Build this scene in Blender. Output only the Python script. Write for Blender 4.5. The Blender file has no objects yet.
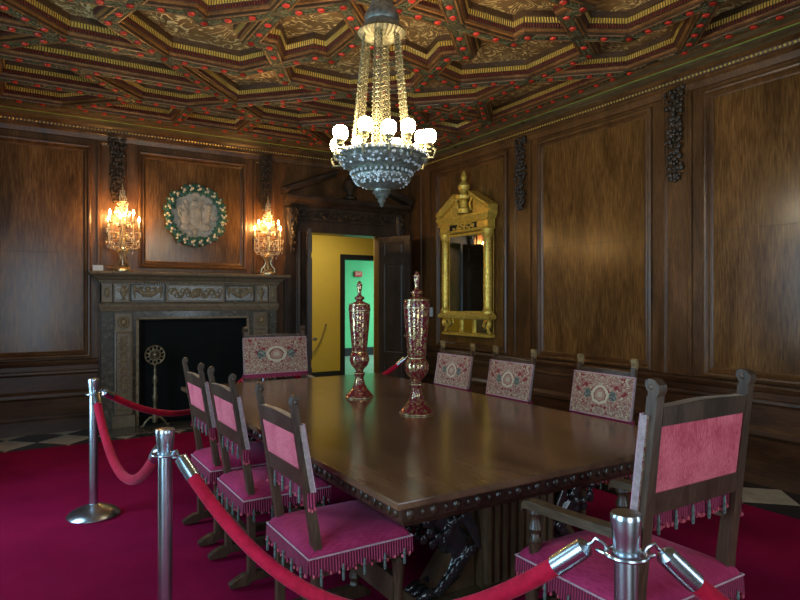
import bpy, math, random
from math import sin, cos, pi, radians, sqrt
from mathutils import Vector, Matrix
random.seed(7)
S = bpy.context.scene
COL = S.collection

# ------------------------------------------------------------------ camera
cam = bpy.data.cameras.new('camera'); camo = bpy.data.objects.new('camera', cam); COL.objects.link(camo)
camo.location = (0, 0, 1.56); camo.rotation_euler = (radians(90), 0, radians(-31.8))
cam.sensor_fit = 'HORIZONTAL'; cam.sensor_width = 36; cam.lens = 613 / 800 * 36
cam.clip_start = .02
S.camera = camo

# ------------------------------------------------------------------ colour management, world
S.view_settings.view_transform = 'Standard'; S.view_settings.look = 'None'
S.view_settings.gamma = 1; S.view_settings.use_curve_mapping = False
S.view_settings.exposure = 1.0
w = bpy.data.worlds.new('world'); S.world = w; w.use_nodes = True
w.node_tree.nodes['Background'].inputs[0].default_value = (.55, .75, 1, 1)
w.node_tree.nodes['Background'].inputs[1].default_value = 0.6

# room dimensions
XL, XR, YF, YB = -1.2, 5.31, -1.11, 8.27       # left, right, rear (behind camera), back
ZC = 3.757                                      # underside of the ceiling ribs
CX, CY = 2.06, 3.58                             # centre of the ceiling

# daylight through the windows of the left and rear walls: (centre along wall, half width, z0, z1)
LEFT_WINDOWS = [(1.3, .62, .35, 2.9), (4.7, .62, .35, 2.9)]
REAR_WINDOWS = [(.35, .6, .15, 2.9), (3.6, .6, .15, 2.9)]
def area_light(name, loc, rot, sx, sy, power, colr):
    l = bpy.data.lights.new(name, 'AREA'); l.shape = 'RECTANGLE'; l.size = sx; l.size_y = sy
    l.energy = power; l.color = colr
    o = bpy.data.objects.new(name, l); COL.objects.link(o); o.location = loc; o.rotation_euler = rot
    return o
DAY = (.70, .87, 1.0)
for c, hw, z0, z1 in LEFT_WINDOWS:
    area_light('daylight_left', (XL - .16, c, (z0 + z1) / 2), (0, radians(-90), 0), z1 - z0, 2 * hw, 50, (.44, .75, 1.0))
for c, hw, z0, z1 in REAR_WINDOWS:
    area_light('daylight_rear', (c, YF - .16, (z0 + z1) / 2), (radians(90), 0, 0), 2 * hw, z1 - z0, 24, DAY)
area_light('hall_ceiling_light', (4.4, 9.4, 3.0), (0, 0, 0), 1.2, 1.0, 15, (1, .93, .8))
area_light('far_room_light', (10.0, 13.0, 3.0), (0, 0, 0), 2.0, 2.0, 85, (.92, 1, .95))

# ------------------------------------------------------------------ materials
def mat(name):
    m = bpy.data.materials.new(name); m.use_nodes = True
    nt = m.node_tree; b = nt.nodes['Principled BSDF']
    return m, nt, b
def node(nt, t, **kw):
    n = nt.nodes.new(t)
    for k, v in kw.items(): setattr(n, k, v)
    return n
def ramp(nt, src, stops, interp='LINEAR'):
    r = node(nt, 'ShaderNodeValToRGB'); r.color_ramp.interpolation = interp
    e = r.color_ramp.elements
    while len(e) < len(stops): e.new(.5)
    for el, (p, c) in zip(e, stops):
        el.position = p; el.color = (*c, 1) if len(c) == 3 else c
    nt.links.new(src, r.inputs[0]); return r.outputs[0]
def coords(nt, scale=(1, 1, 1), kind='Object', loc=(0, 0, 0), rot=(0, 0, 0)):
    t = node(nt, 'ShaderNodeTexCoord'); mp = node(nt, 'ShaderNodeMapping')
    mp.inputs['Scale'].default_value = scale; mp.inputs['Location'].default_value = loc
    mp.inputs['Rotation'].default_value = rot
    nt.links.new(t.outputs[kind], mp.inputs[0]); return mp.outputs[0]
def noise(nt, vec, scale, detail=4, rough=.55, dist=0):
    n = node(nt, 'ShaderNodeTexNoise'); n.inputs['Scale'].default_value = scale
    n.inputs['Detail'].default_value = detail; n.inputs['Roughness'].default_value = rough
    n.inputs['Distortion'].default_value = dist
    if vec is not None: nt.links.new(vec, n.inputs['Vector'])
    return n.outputs['Fac']
def mix(nt, fac, a, b, blend='MIX'):
    m = node(nt, 'ShaderNodeMix', data_type='RGBA', blend_type=blend)
    for s, v in ((0, fac), (6, a), (7, b)):
        if hasattr(v, 'links') or isinstance(v, bpy.types.NodeSocket): nt.links.new(v, m.inputs[s])
        elif isinstance(v, (int, float)): m.inputs[s].default_value = v
        else: m.inputs[s].default_value = (*v, 1)
    return m.outputs[2]
def math_(nt, op, a, b=None, c=None):
    m = node(nt, 'ShaderNodeMath', operation=op)
    for i, v in enumerate((a, b, c)):
        if v is None: continue
        if isinstance(v, (int, float)): m.inputs[i].default_value = v
        else: nt.links.new(v, m.inputs[i])
    return m.outputs[0]
def bump(nt, b, h, strength=.3, dist=.01):
    n = node(nt, 'ShaderNodeBump'); n.inputs['Strength'].default_value = strength
    n.inputs['Distance'].default_value = dist
    nt.links.new(h, n.inputs['Height']); nt.links.new(n.outputs[0], b.inputs['Normal'])
def setb(b, rough=.5, metal=0, spec=.5, coat=0, sheen=0):
    b.inputs['Roughness'].default_value = rough; b.inputs['Metallic'].default_value = metal
    b.inputs['Specular IOR Level'].default_value = spec; b.inputs['Coat Weight'].default_value = coat
    b.inputs['Sheen Weight'].default_value = sheen
def plain(name, c, rough=.5, metal=0, spec=.5, var=.25, vscale=20, bmp=0, coat=0, sheen=0):
    """a colour with a little procedural variation"""
    m, nt, b = mat(name); v = coords(nt)
    f = noise(nt, v, vscale)
    lo = tuple(x * (1 - var) for x in c); hi = tuple(min(1, x * (1 + var)) for x in c)
    nt.links.new(ramp(nt, f, [(.3, lo), (.7, hi)]), b.inputs['Base Color'])
    setb(b, rough, metal, spec, coat, sheen)
    if bmp: bump(nt, b, f, bmp)
    return m
def wood(name, dark, mid, light, scale=(1, 1, 1), rough=.35, spec=.5, grain=1.0, coat=0, bmp=.05, rvar=.25):
    """grain runs along the axis with the smallest scale"""
    m, nt, b = mat(name)
    v = coords(nt, scale)
    g = noise(nt, v, 14 * grain, 5, .6, .15)
    cl = noise(nt, coords(nt, tuple(.35 + .25 * s for s in scale)), 2.2, 4, .6, .6)
    c1 = ramp(nt, g, [(.28, dark), (.5, mid), (.75, light)])
    c2 = ramp(nt, cl, [(.3, (.45, .42, .40)), (.72, (1.35, 1.28, 1.15))])
    nt.links.new(mix(nt, 1.0, c1, c2, 'MULTIPLY'), b.inputs['Base Color'])
    setb(b, rough, 0, spec, coat)
    nt.links.new(math_(nt, 'MULTIPLY_ADD', cl, rvar, rough - rvar * .4), b.inputs['Roughness'])
    if bmp: bump(nt, b, g, bmp, .004)
    return m
M = {}
M['panel_wood'] = wood('panel_walnut', (.080, .034, .010), (.160, .076, .022), (.26, .135, .043), (5, 5, .45), .21, .5, rvar=.12)
M['frame_wood'] = wood('frame_walnut', (.070, .030, .010), (.125, .056, .018), (.19, .09, .03), (6, 6, .6), .32, .45)
M['rail_wood'] = wood('rail_walnut', (.045, .020, .009), (.08, .037, .016), (.12, .058, .026), (.6, .6, 8), .34, .45)
M['carved_wood'] = plain('carved_dark_wood', (.045, .027, .014), .42, 0, .35, .5, 30)
M['door_wood'] = wood('door_oak', (.030, .018, .012), (.052, .032, .021), (.08, .05, .032), (7, 7, .5), .42, .4)
M['table_top'] = wood('table_top_walnut', (.135, .069, .038), (.16, .086, .050), (.19, .106, .062), (7, .3, 7), .17, .5, .5, 0, 0, .04)
M['table_wood'] = wood('table_carved_wood', (.022, .012, .007), (.048, .025, .014), (.08, .042, .022), (4, 4, 4), .3, .6)
M['flute_wood'] = wood('table_fluted_wood', (.05, .028, .014), (.085, .048, .024), (.12, .07, .035), (6, 6, .6), .35, .5)
M['beast_wood'] = plain('carved_beast_wood', (.022, .020, .020), .22, 0, .8, .4, 25)
M['chair_wood'] = wood('chair_oak', (.036, .020, .011), (.070, .039, .022), (.12, .07, .042), (6, 6, .7), .33, .6)
M['daylit_top'] = wood('chair_top_painted_daylight', (.28, .25, .22), (.45, .41, .37), (.58, .54, .50), (6, .7, 6), .5, .4)  # pale colour stands in for daylight on the chair rail tops
M['tapestry_edge'] = plain('faded_rose_edge', (.38, .27, .26), .8, 0, .2, .25, 50)
M['arm_wood'] = wood('chair_arm_oak', (.045, .027, .018), (.10, .066, .04), (.17, .115, .07), (.8, 6, 6), .35, .5)
M['gilt_wood'] = plain('worn_gilding', (.30, .20, .085), .45, .35, .5, .5, 40, .2)
M['gold'] = plain('gold_leaf', (.95, .55, .095), .36, .45, .5, .35, 30, .2)
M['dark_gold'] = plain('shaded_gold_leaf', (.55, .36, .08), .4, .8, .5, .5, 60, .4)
M['brass'] = plain('antique_brass', (.26, .20, .11), .42, .7, .5, .4, 30)
M['gilt_bronze'] = plain('gilt_bronze', (.62, .48, .26), .3, .85, .5, .3, 30)
M['silver'] = plain('patinated_silver', (.28, .29, .24), .38, .6, .5, .5, 35, .3)
M['chased'] = plain('chased_silver_painted_glow', (.85, .85, .74), .4, .3, .5, .5, 40)  # chasing paled to stand in for lamplight through the pierced bowl
M['silver_gilt'] = plain('silver_gilt', (.24, .20, .10), .42, .5, .5, .4, 40, .2)
M['steel'] = plain('brushed_steel', (.60, .66, .71), .27, 1, .5, .08, 8)
M['black'] = plain('firebox_black', (.004, .006, .005), .75, 0, .2, .3, 8)
M['iron'] = plain('black_iron', (.012, .012, .012), .5, .3, .4, .3, 20)
M['white_card'] = plain('white_card', (.75, .73, .66), .7, 0, .3, .05)
M['plastic'] = plain('ivory_plastic', (.62, .62, .58), .4, 0, .5, .05)
M['dark_glass'] = plain('mirror_glass', (.70, .76, .72), .03, 1, .5, .02)
M['yellow'] = plain('yellow_plaster', (.56, .38, .05), .8, 0, .2, .06, 2)
M['green'] = plain('mint_green_plaster', (.16, .66, .33), .8, 0, .2, .06, 2)
M['black_trim'] = plain('black_painted_trim', (.012, .012, .013), .4, 0, .4, .1)
M['white_plaster'] = plain('white_plaster', (.7, .7, .68), .8, 0, .2, .05, 2)
M['teal_floor'] = plain('pale_teal_floor', (.30, .42, .38), .35, 0, .5, .2, 3)
M['sign_red'] = plain('sign_red', (.65, .03, .03), .5, 0, .4, .05)
M['candle'] = plain('candle_ivory', (.75, .68, .5), .6, 0, .4, .05)
M['piping'] = plain('pale_pink_cord', (.55, .32, .36), .75, 0, .3, .2, 60)
M['tassel'] = plain('grey_green_tassel', (.13, .16, .14), .7, 0, .3, .4, 80, .4)
M['wreath_leaf'] = plain('green_glazed_leaf', (.028, .115, .065), .3, 0, .6, .5, 30)
M['wreath_fruit'] = plain('cream_glazed_fruit', (.66, .58, .40), .35, 0, .5, .2, 25)
M['stone_relief'] = plain('grey_stone_relief', (.42, .38, .30), .6, 0, .4, .25, 14, .3)
M['curtain'] = plain('heavy_red_curtain', (.12, .02, .03), .8)

def glow(name, c, st):
    m, nt, b = mat(name)
    b.inputs['Base Color'].default_value = (*c, 1); b.inputs['Emission Color'].default_value = (*c, 1)
    b.inputs['Emission Strength'].default_value = st; b.inputs['Roughness'].default_value = .4
    return m
M['globe'] = glow('lit_opal_globe', (1, .84, .58), 42)
M['bulb'] = glow('lit_candle_bulb', (1, .62, .22), 60)

def velvet(name, c1, c2, streak):
    m, nt, b = mat(name)
    v = coords(nt, streak); n1 = noise(nt, v, 30, 5, .7); n2 = noise(nt, coords(nt), 4, 3)
    f = math_(nt, 'ADD', math_(nt, 'MULTIPLY', n1, .6), math_(nt, 'MULTIPLY', n2, .4))
    nt.links.new(ramp(nt, f, [(.40, c1), (.60, c2)]), b.inputs['Base Color'])
    setb(b, .8, 0, .15, 0, .16); b.inputs['Sheen Tint'].default_value = (1, .45, .65, 1); b.inputs['Sheen Roughness'].default_value = .4
    bump(nt, b, n1, .15, .004)
    return m
M['seat_velvet'] = velvet('magenta_seat_velvet', (.30, .015, .066), (.52, .045, .135), (1, 6, 1))
M['back_velvet'] = velvet('pink_back_velvet', (.42, .026, .065), (.84, .21, .24), (14, 14, .8))
M['rope_velvet'] = velvet('crimson_rope_velvet', (.36, .004, .022), (.55, .008, .038), (1, 1, 1))

def carpet():
    m, nt, b = mat('crimson_carpet')
    v = coords(nt); n1 = noise(nt, v, 160, 2); n2 = noise(nt, v, 1.3, 5, .6)
    f = math_(nt, 'ADD', math_(nt, 'MULTIPLY', n1, .35), math_(nt, 'MULTIPLY', n2, .65))
    nt.links.new(ramp(nt, f, [(.35, (.19, .004, .030)), (.65, (.29, .008, .052))]), b.inputs['Base Color'])
    setb(b, .95, 0, .03)
    bump(nt, b, n1, .3, .004); return m
M['carpet'] = carpet()
def checker():
    m, nt, b = mat('black_and_cream_marble_diamonds')
    v = coords(nt, (1, 1, 1), 'Object', (.13, .05, 0), (0, 0, radians(45)))
    c = node(nt, 'ShaderNodeTexChecker'); c.inputs['Scale'].default_value = 1 / .405
    nt.links.new(v, c.inputs[0])
    n = noise(nt, coords(nt), 5, 6, .7, 1.2)
    wc = ramp(nt, n, [(.3, (.42, .36, .26)), (.7, (.60, .54, .42))]); bc = ramp(nt, n, [(.35, (.012, .012, .013)), (.75, (.035, .033, .03))])
    nt.links.new(mix(nt, c.outputs['Fac'], bc, wc), b.inputs['Base Color'])
    setb(b, .22, 0, .5); return m
M['checker'] = checker()
def marble(name, a, bb, c, scale=9, rough=.2):
    m, nt, b = mat(name)
    n = noise(nt, coords(nt), scale, 8, .7, 2.5)
    nt.links.new(ramp(nt, n, [(.3, a), (.52, bb), (.7, c)]), b.inputs['Base Color']); setb(b, rough, 0, .5); return m
M['dark_marble'] = marble('dark_veined_marble', (.040, .034, .024), (.095, .078, .055), (.22, .19, .14))
M['brown_marble'] = marble('brown_stone', (.13, .085, .045), (.20, .14, .08), (.28, .20, .12), 6, .35)
M['white_marble'] = marble('grey_white_marble', (.17, .155, .13), (.33, .31, .27), (.46, .44, .39), 7, .3)
M['carved_stone'] = plain('carved_tan_stone', (.25, .17, .085), .5, 0, .4, .35, 25, .3)

def uvx(nt, scale):
    u = node(nt, 'ShaderNodeUVMap'); sep = node(nt, 'ShaderNodeSeparateXYZ'); nt.links.new(u.outputs[0], sep.inputs[0])
    return math_(nt, 'MULTIPLY', sep.outputs[0], scale), sep.outputs[1]
def dentil(name, c_hi, c_lo, per_m, metal, rough):
    """carved row: rounded tongues along the edge (uv.x metres, uv.y 0-1 across)"""
    m, nt, b = mat(name)
    x, y = uvx(nt, per_m)
    fr = math_(nt, 'FRACT', x)
    tri = math_(nt, 'SUBTRACT', 1.0, math_(nt, 'ABSOLUTE', math_(nt, 'MULTIPLY_ADD', fr, 2.0, -1.0)))
    col = ramp(nt, tri, [(.18, c_lo), (.42, c_hi)])
    nt.links.new(col, b.inputs['Base Color']); setb(b, rough, metal, .5)
    bump(nt, b, tri, .9, .02); return m
M['gold_dentil'] = dentil('gilded_tongue_row', (1.0, .66, .14), (.07, .03, .008), 44, .3, .34)
M['red_dentil'] = dentil('dark_red_dentil_row', (.20, .034, .018), (.015, .006, .003), 44, 0, .5)
M['fringe'] = dentil('pink_thread_fringe', (.58, .05, .14), (.20, .012, .045), 75, 0, .8)
def ceiling_panel():
    m, nt, b = mat('gilded_foliage_panel')
    v = coords(nt)
    n = noise(nt, v, 4.5, 1, .5, 1.6)
    line = math_(nt, 'ABSOLUTE', math_(nt, 'MULTIPLY_ADD', n, 7.0, -3.5))
    fr = math_(nt, 'ABSOLUTE', math_(nt, 'MULTIPLY_ADD', math_(nt, 'FRACT', line), 2.0, -1.0))
    base = ramp(nt, noise(nt, v, 3, 4), [(.3, (.13, .060, .018)), (.7, (.25, .135, .045))])
    msk = ramp(nt, fr, [(.62, (0, 0, 0)), (.80, (1, 1, 1))])
    brk = ramp(nt, noise(nt, v, 11, 2), [(.40, (0, 0, 0)), (.5, (1, 1, 1))])
    f = mix(nt, 1.0, msk, brk, 'MULTIPLY')
    nt.links.new(mix(nt, f, base, (.80, .60, .26)), b.inputs['Base Color'])
    setb(b, .45, .15, .5); return m
M['ceiling_panel'] = ceiling_panel()
M['rib_paint'] = plain('painted_rib', (.052, .040, .020), .5, 0, .4, .6, 14)
M['rib_leaf'] = plain('painted_garland_leaf', (.085, .080, .036), .5, 0, .4, .5, 30)
M['rosette'] = plain('red_lacquer_rosette', (.52, .030, .012), .45, 0, .4, .3, 30)
M['ceil_orange'] = wood('ceiling_orange_wood', (.13, .050, .014), (.22, .092, .026), (.32, .145, .042), (3, 3, 3), .4)
M['ceil_brown'] = wood('ceiling_brown_wood', (.04, .019, .008), (.075, .036, .014), (.12, .062, .025), (3, 3, 3), .45)
M['corn_tan'] = wood('cornice_tan_band', (.075, .055, .027), (.12, .09, .048), (.18, .14, .08), (.7, .7, 6), .28)
M['corn_green'] = plain('cornice_green_line', (.27, .42, .08), .4, 0, .5, .2, 20)

def vase_mat():
    m, nt, b = mat('ruby_glass_with_gilt_flowers')
    v = coords(nt)
    vo = node(nt, 'ShaderNodeTexVoronoi', feature='F1'); vo.inputs['Scale'].default_value = 34; nt.links.new(v, vo.inputs['Vector'])
    n = noise(nt, v, 42, 3, .6, 1.5)
    sep = node(nt, 'ShaderNodeSeparateXYZ'); nt.links.new(v, sep.inputs[0])
    gil = math_(nt, 'GREATER_THAN', math_(nt, 'ADD', n, math_(nt, 'MULTIPLY', vo.outputs['Distance'], .25)), .665)
    dots = math_(nt, 'LESS_THAN', vo.outputs['Distance'], .16)
    f = math_(nt, 'MAXIMUM', gil, dots)
    nt.links.new(mix(nt, f, (.16, .010, .020), (.60, .43, .20)), b.inputs['Base Color'])
    nt.links.new(math_(nt, 'MULTIPLY', f, .75), b.inputs['Metallic'])
    setb(b, .16, 0, .5, 0); nt.links.new(math_(nt, 'MULTIPLY', f, .75), b.inputs['Metallic'])
    bump(nt, b, f, .12, .003); return m
M['vase'] = vase_mat()
def tapestry(name, cz, half, zh):
    """old rose tapestry with a central medallion and scrolling flowers, mirrored left and right"""
    m, nt, b = mat(name)
    t = node(nt, 'ShaderNodeTexCoord'); sep = node(nt, 'ShaderNodeSeparateXYZ'); nt.links.new(t.outputs['Object'], sep.inputs[0])
    ay = math_(nt, 'ABSOLUTE', sep.outputs[1]); z = math_(nt, 'SUBTRACT', sep.outputs[2], cz)
    cmb = node(nt, 'ShaderNodeCombineXYZ'); nt.links.new(ay, cmb.inputs[1]); nt.links.new(z, cmb.inputs[2])
    n = noise(nt, cmb.outputs[0], 12, 2, .5, 2.2)
    n2 = noise(nt, cmb.outputs[0], 34, 2, .5, 1.0)
    ry = math_(nt, 'DIVIDE', ay, half); rz = math_(nt, 'DIVIDE', z, zh)
    def rad(cy, ky, kz):
        return math_(nt, 'SQRT', math_(nt, 'ADD', math_(nt, 'POWER', math_(nt, 'MULTIPLY', math_(nt, 'SUBTRACT', ry, cy), ky), 2.0), math_(nt, 'POWER', math_(nt, 'MULTIPLY', rz, kz), 2.0)))
    wob = math_(nt, 'MULTIPLY', n2, .35)
    base = ramp(nt, n2, [(.38, (.30, .13, .105)), (.58, (.40, .21, .165))])
    saw = math_(nt, 'ABSOLUTE', math_(nt, 'SUBTRACT', math_(nt, 'FRACT', math_(nt, 'MULTIPLY', n, 4.5)), .5))
    c1 = mix(nt, math_(nt, 'GREATER_THAN', saw, .30), base, (.13, .040, .035))
    c1 = mix(nt, math_(nt, 'GREATER_THAN', saw, .36), c1, (.52, .43, .29))
    red = math_(nt, 'GREATER_THAN', noise(nt, cmb.outputs[0], 26, 2, .5, .8), .61)
    c2 = mix(nt, red, c1, (.24, .03, .035))
    teal = math_(nt, 'LESS_THAN', math_(nt, 'ADD', rad(.46, 4.2, 2.0), wob), .72)
    c3 = mix(nt, math_(nt, 'MULTIPLY', teal, .85), c2, mix(nt, math_(nt, 'GREATER_THAN', n2, .52), (.05, .085, .08), (.22, .26, .20)))
    r = math_(nt, 'ADD', rad(0.0, 2.6, 1.7), wob)
    c4 = mix(nt, math_(nt, 'LESS_THAN', r, .98), c3, (.56, .47, .33))
    c4 = mix(nt, math_(nt, 'LESS_THAN', r, .76), c4, (.16, .05, .04))
    c5 = mix(nt, math_(nt, 'LESS_THAN', r, .68), c4, (.40, .22, .16))
    c5 = mix(nt, math_(nt, 'LESS_THAN', r, .42), c5, (.48, .38, .26))
    nt.links.new(c5, b.inputs['Base Color']); setb(b, .85, 0, .15, 0, .2)
    bump(nt, b, n2, .2, .003); return m
M['tapestry_side'] = tapestry('rose_tapestry_side', .888, .22, .14)
M['tapestry_arm'] = tapestry('rose_tapestry_arm', .98, .31, .18)

# ------------------------------------------------------------------ mesh builder
class MB:
    def __init__(s): s.v = []; s.f = []; s.m = []; s.uv = []; s.sm = []
    def add(s, vs, fs, mi=0, smooth=False, uvs=None):
        o = len(s.v); s.v += [tuple(p) for p in vs]
        for k, f in enumerate(fs):
            s.f.append([i + o for i in f]); s.m.append(mi); s.sm.append(smooth); s.uv.append(uvs[k] if uvs else None)
    def box(s, a, b, mi=0, bev=0):
        (x0, y0, z0), (x1, y1, z1) = a, b
        if bev <= 0:
            vs = [(x, y, z) for z in (z0, z1) for x, y in ((x0, y0), (x1, y0), (x1, y1), (x0, y1))]
            s.add(vs, [(3, 2, 1, 0), (4, 5, 6, 7), (0, 1, 5, 4), (1, 2, 6, 5), (2, 3, 7, 6), (3, 0, 4, 7)], mi)
        else:
            e = min(bev, abs(x1 - x0) / 2.01, abs(y1 - y0) / 2.01, abs(z1 - z0) / 2.01)
            rings = []
            for z, i in ((z0, e), (z0 + e, 0), (z1 - e, 0), (z1, e)):
                X0, X1, Y0, Y1 = x0 + i, x1 - i, y0 + i, y1 - i
                c = e * .999 if i == 0 else e * .4
                rings.append([(X0 + c, Y0, z), (X1 - c, Y0, z), (X1, Y0 + c, z), (X1, Y1 - c, z), (X1 - c, Y1, z), (X0 + c, Y1, z), (X0, Y1 - c, z), (X0, Y0 + c, z)])
            s.rings(rings, mi, True, True)
    def rings(s, rs, mi=0, cap0=False, cap1=False, smooth=False, closed=True):
        n = len(rs[0]); vs = [p for r in rs for p in r]; fs = []
        for i in range(len(rs) - 1):
            for j in range(n if closed else n - 1):
                k = (j + 1) % n
                fs.append((i * n + j, i * n + k, (i + 1) * n + k, (i + 1) * n + j))
        if cap0: fs.append(tuple(range(n))[::-1])
        if cap1: fs.append(tuple((len(rs) - 1) * n + j for j in range(n)))
        s.add(vs, fs, mi, smooth)
    def cyl(s, p0, p1, r0, r1=None, n=12, mi=0, smooth=True):
        r1 = r0 if r1 is None else r1
        s.tube([p0, p1], [r0, r1], n, mi, smooth)
    def tube(s, path, r, n=8, mi=0, smooth=True, closed=False):
        P = [Vector(p) for p in path]; N = len(P)
        R = r if isinstance(r, (list, tuple)) else [r] * N
        rs = []; up = None
        for i, p in enumerate(P):
            if closed: t = P[(i + 1) % N] - P[i - 1]
            else: t = P[min(i + 1, N - 1)] - P[max(i - 1, 0)]
            t.normalize()
            if up is None:
                up = Vector((0, 0, 1)) if abs(t.z) < .9 else Vector((1, 0, 0))
            a = (up - t * up.dot(t)).normalized(); up = a; b = t.cross(a)
            rs.append([p + (a * cos(2 * pi * k / n) + b * sin(2 * pi * k / n)) * R[i] for k in range(n)])
        if closed: rs.append(rs[0])
        s.rings(rs, mi, not closed, not closed, smooth)
    def lathe(s, prof, c=(0, 0, 0), n=24, mi=0, smooth=True, axis='z', a0=0, sy=1):
        rs = []
        for r, z in prof:
            r = max(r, .0004); ring = []
            for k in range(n):
                t = 2 * pi * k / n + a0
                if axis == 'z': ring.append((c[0] + r * cos(t), c[1] + r * sin(t) * sy, c[2] + z))
                elif axis == 'x': ring.append((c[0] + z, c[1] + r * cos(t), c[2] + r * sin(t)))
                else: ring.append((c[0] + r * cos(t), c[1] + z, c[2] + r * sin(t)))
            rs.append(ring)
        s.rings(rs, mi, True, True, smooth)
    def ball(s, c, r, mi=0, n=10, m=6, rot=None):
        rx, ry, rz = r if isinstance(r, (list, tuple)) else (r, r, r)
        rs = []
        for i in range(m + 1):
            ph = pi * i / m; q = max(sin(ph), .02)
            ring = []
            for k in range(n):
                p = Vector((rx * q * cos(2 * pi * k / n), ry * q * sin(2 * pi * k / n), rz * cos(ph)))
                if rot is not None: p = rot @ p
                ring.append(p + Vector(c))
            rs.append(ring)
        s.rings(rs, mi, True, True, True)
    def octa(s, c, r, mi=0):
        rx, ry, rz = r if isinstance(r, (list, tuple)) else (r, r, r)
        x, y, z = c
        s.add([(x + rx, y, z), (x - rx, y, z), (x, y + ry, z), (x, y - ry, z), (x, y, z + rz), (x, y, z - rz)],
              [(0, 2, 4), (2, 1, 4), (1, 3, 4), (3, 0, 4), (2, 0, 5), (1, 2, 5), (3, 1, 5), (0, 3, 5)], mi)
    def prism(s, poly, f0, f1, mi=0):
        """poly 2-D points; f0/f1 map (a,b) to the near and far 3-D faces"""
        n = len(poly)
        s.add([f0(*p) for p in poly] + [f1(*p) for p in poly],
              [tuple(range(n)), tuple(range(2 * n - 1, n - 1, -1))] + [(i, (i + 1) % n, n + (i + 1) % n, n + i) for i in range(n)], mi)
    def torus(s, c, R, r, n=24, k=8, mi=0, axis='z'):
        pts = []
        for i in range(n):
            t = 2 * pi * i / n
            d = (R * cos(t), R * sin(t))
            pts.append({'z': (c[0] + d[0], c[1] + d[1], c[2]), 'x': (c[0], c[1] + d[0], c[2] + d[1]), 'y': (c[0] + d[0], c[1], c[2] + d[1])}[axis])
        s.tube(pts, r, k, mi, True, True)
    def build(s, name, mats, parent=None, angle=35):
        me = bpy.data.meshes.new(name); me.from_pydata(s.v, [], s.f)
        if not isinstance(mats, (list, tuple)): mats = [mats]
        for m in mats: me.materials.append(M[m] if isinstance(m, str) else m)
        me.polygons.foreach_set('material_index', s.m)
        me.polygons.foreach_set('use_smooth', [True] * len(s.f) if any(s.sm) else [False] * len(s.f))
        if any(u is not None for u in s.uv):
            ul = me.uv_layers.new(name='UVMap')
            for p, u in zip(me.polygons, s.uv):
                if u:
                    for li, q in zip(p.loop_indices, u): ul.data[li].uv = q
        me.validate(); me.update()
        import bmesh
        bm = bmesh.new(); bm.from_mesh(me); bmesh.ops.recalc_face_normals(bm, faces=bm.faces); bm.to_mesh(me); bm.free()
        if any(s.sm):
            me.set_sharp_from_angle(angle=radians(angle))
        o = bpy.data.objects.new(name, me); COL.objects.link(o)
        if parent: o.parent = parent
        return o
def thing(name, label, cat, loc=(0, 0, 0), rz=0, group=None):
    o = bpy.data.objects.new(name, None); COL.objects.link(o); o.empty_display_size = .1
    o.location = loc; o.rotation_euler = (0, 0, rz); return tag(o, label, cat, group)
def tag(o, label, cat, group=None):
    o['label'] = label; o['category'] = cat
    if group: o['group'] = group
    return o
def struct(o): o['kind'] = 'structure'; return o
def copy_tree(o, parent=None):
    c = o.copy(); COL.objects.link(c)
    if parent: c.parent = parent
    for ch in list(o.children): copy_tree(ch, c)
    return c
def voxel(o, size=.012, smooth=4):
    m = o.modifiers.new('remesh', 'REMESH'); m.mode = 'VOXEL'; m.voxel_size = size; m.use_smooth_shade = True
    s_ = o.modifiers.new('smooth', 'SMOOTH'); s_.iterations = smooth; s_.factor = .4
    return o

# ================================================================== ROOM SHELL
T = .25
mb = MB(); mb.box((XL - T, YF - T, -.1), (XR + T, YB + T, 0)); struct(mb.build('floor', 'checker'))
mb = MB(); mb.box((-.52, -.4, 0), (4.68, 7.42, .012), 0, .006)
tag(mb.build('carpet', 'carpet'), 'large plain crimson carpet covering the middle of the chequered marble floor', 'carpet')

DX0, DX1, DZ = 3.58, 4.80, 2.54     # doorway in the back wall
TOP = 4.3
def wall_holes(along, holes, make):
    """boxes around rectangular holes: along=(a0,a1); holes=[(h0,h1,z0,z1)]"""
    a = along[0]
    for h0, h1, z0, z1 in sorted(holes):
        make(a, h0, 0, TOP)
        if z0 > 0: make(h0, h1, 0, z0)
        make(h0, h1, z1, TOP); a = h1
    make(a, along[1], 0, TOP)
mb = MB(); wall_holes((XL - T, XR + T), [(DX0, DX1, 0, DZ)], lambda a, b, z0, z1: mb.box((a, YB, z0), (b, YB + T, z1)))
wall_back = struct(mb.build('wall_back', 'frame_wood'))
mb = MB(); mb.box((XR, YF - T, 0), (XR + T, YB, TOP)); wall_right = struct(mb.build('wall_right', 'frame_wood'))
mb = MB(); wall_holes((YF - T, YB), [(c - h, c + h, a, b) for c, h, a, b in LEFT_WINDOWS], lambda a, b, z0, z1: mb.box((XL - T, a, z0), (XL, b, z1)))
wall_left = struct(mb.build('wall_left', 'frame_wood'))
mb = MB(); wall_holes((XL, XR), [(c - h, c + h, a, b) for c, h, a, b in REAR_WINDOWS], lambda a, b, z0, z1: mb.box((a, YF - T, z0), (b, YF, z1)))
wall_rear = struct(mb.build('wall_rear', 'frame_wood'))
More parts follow.
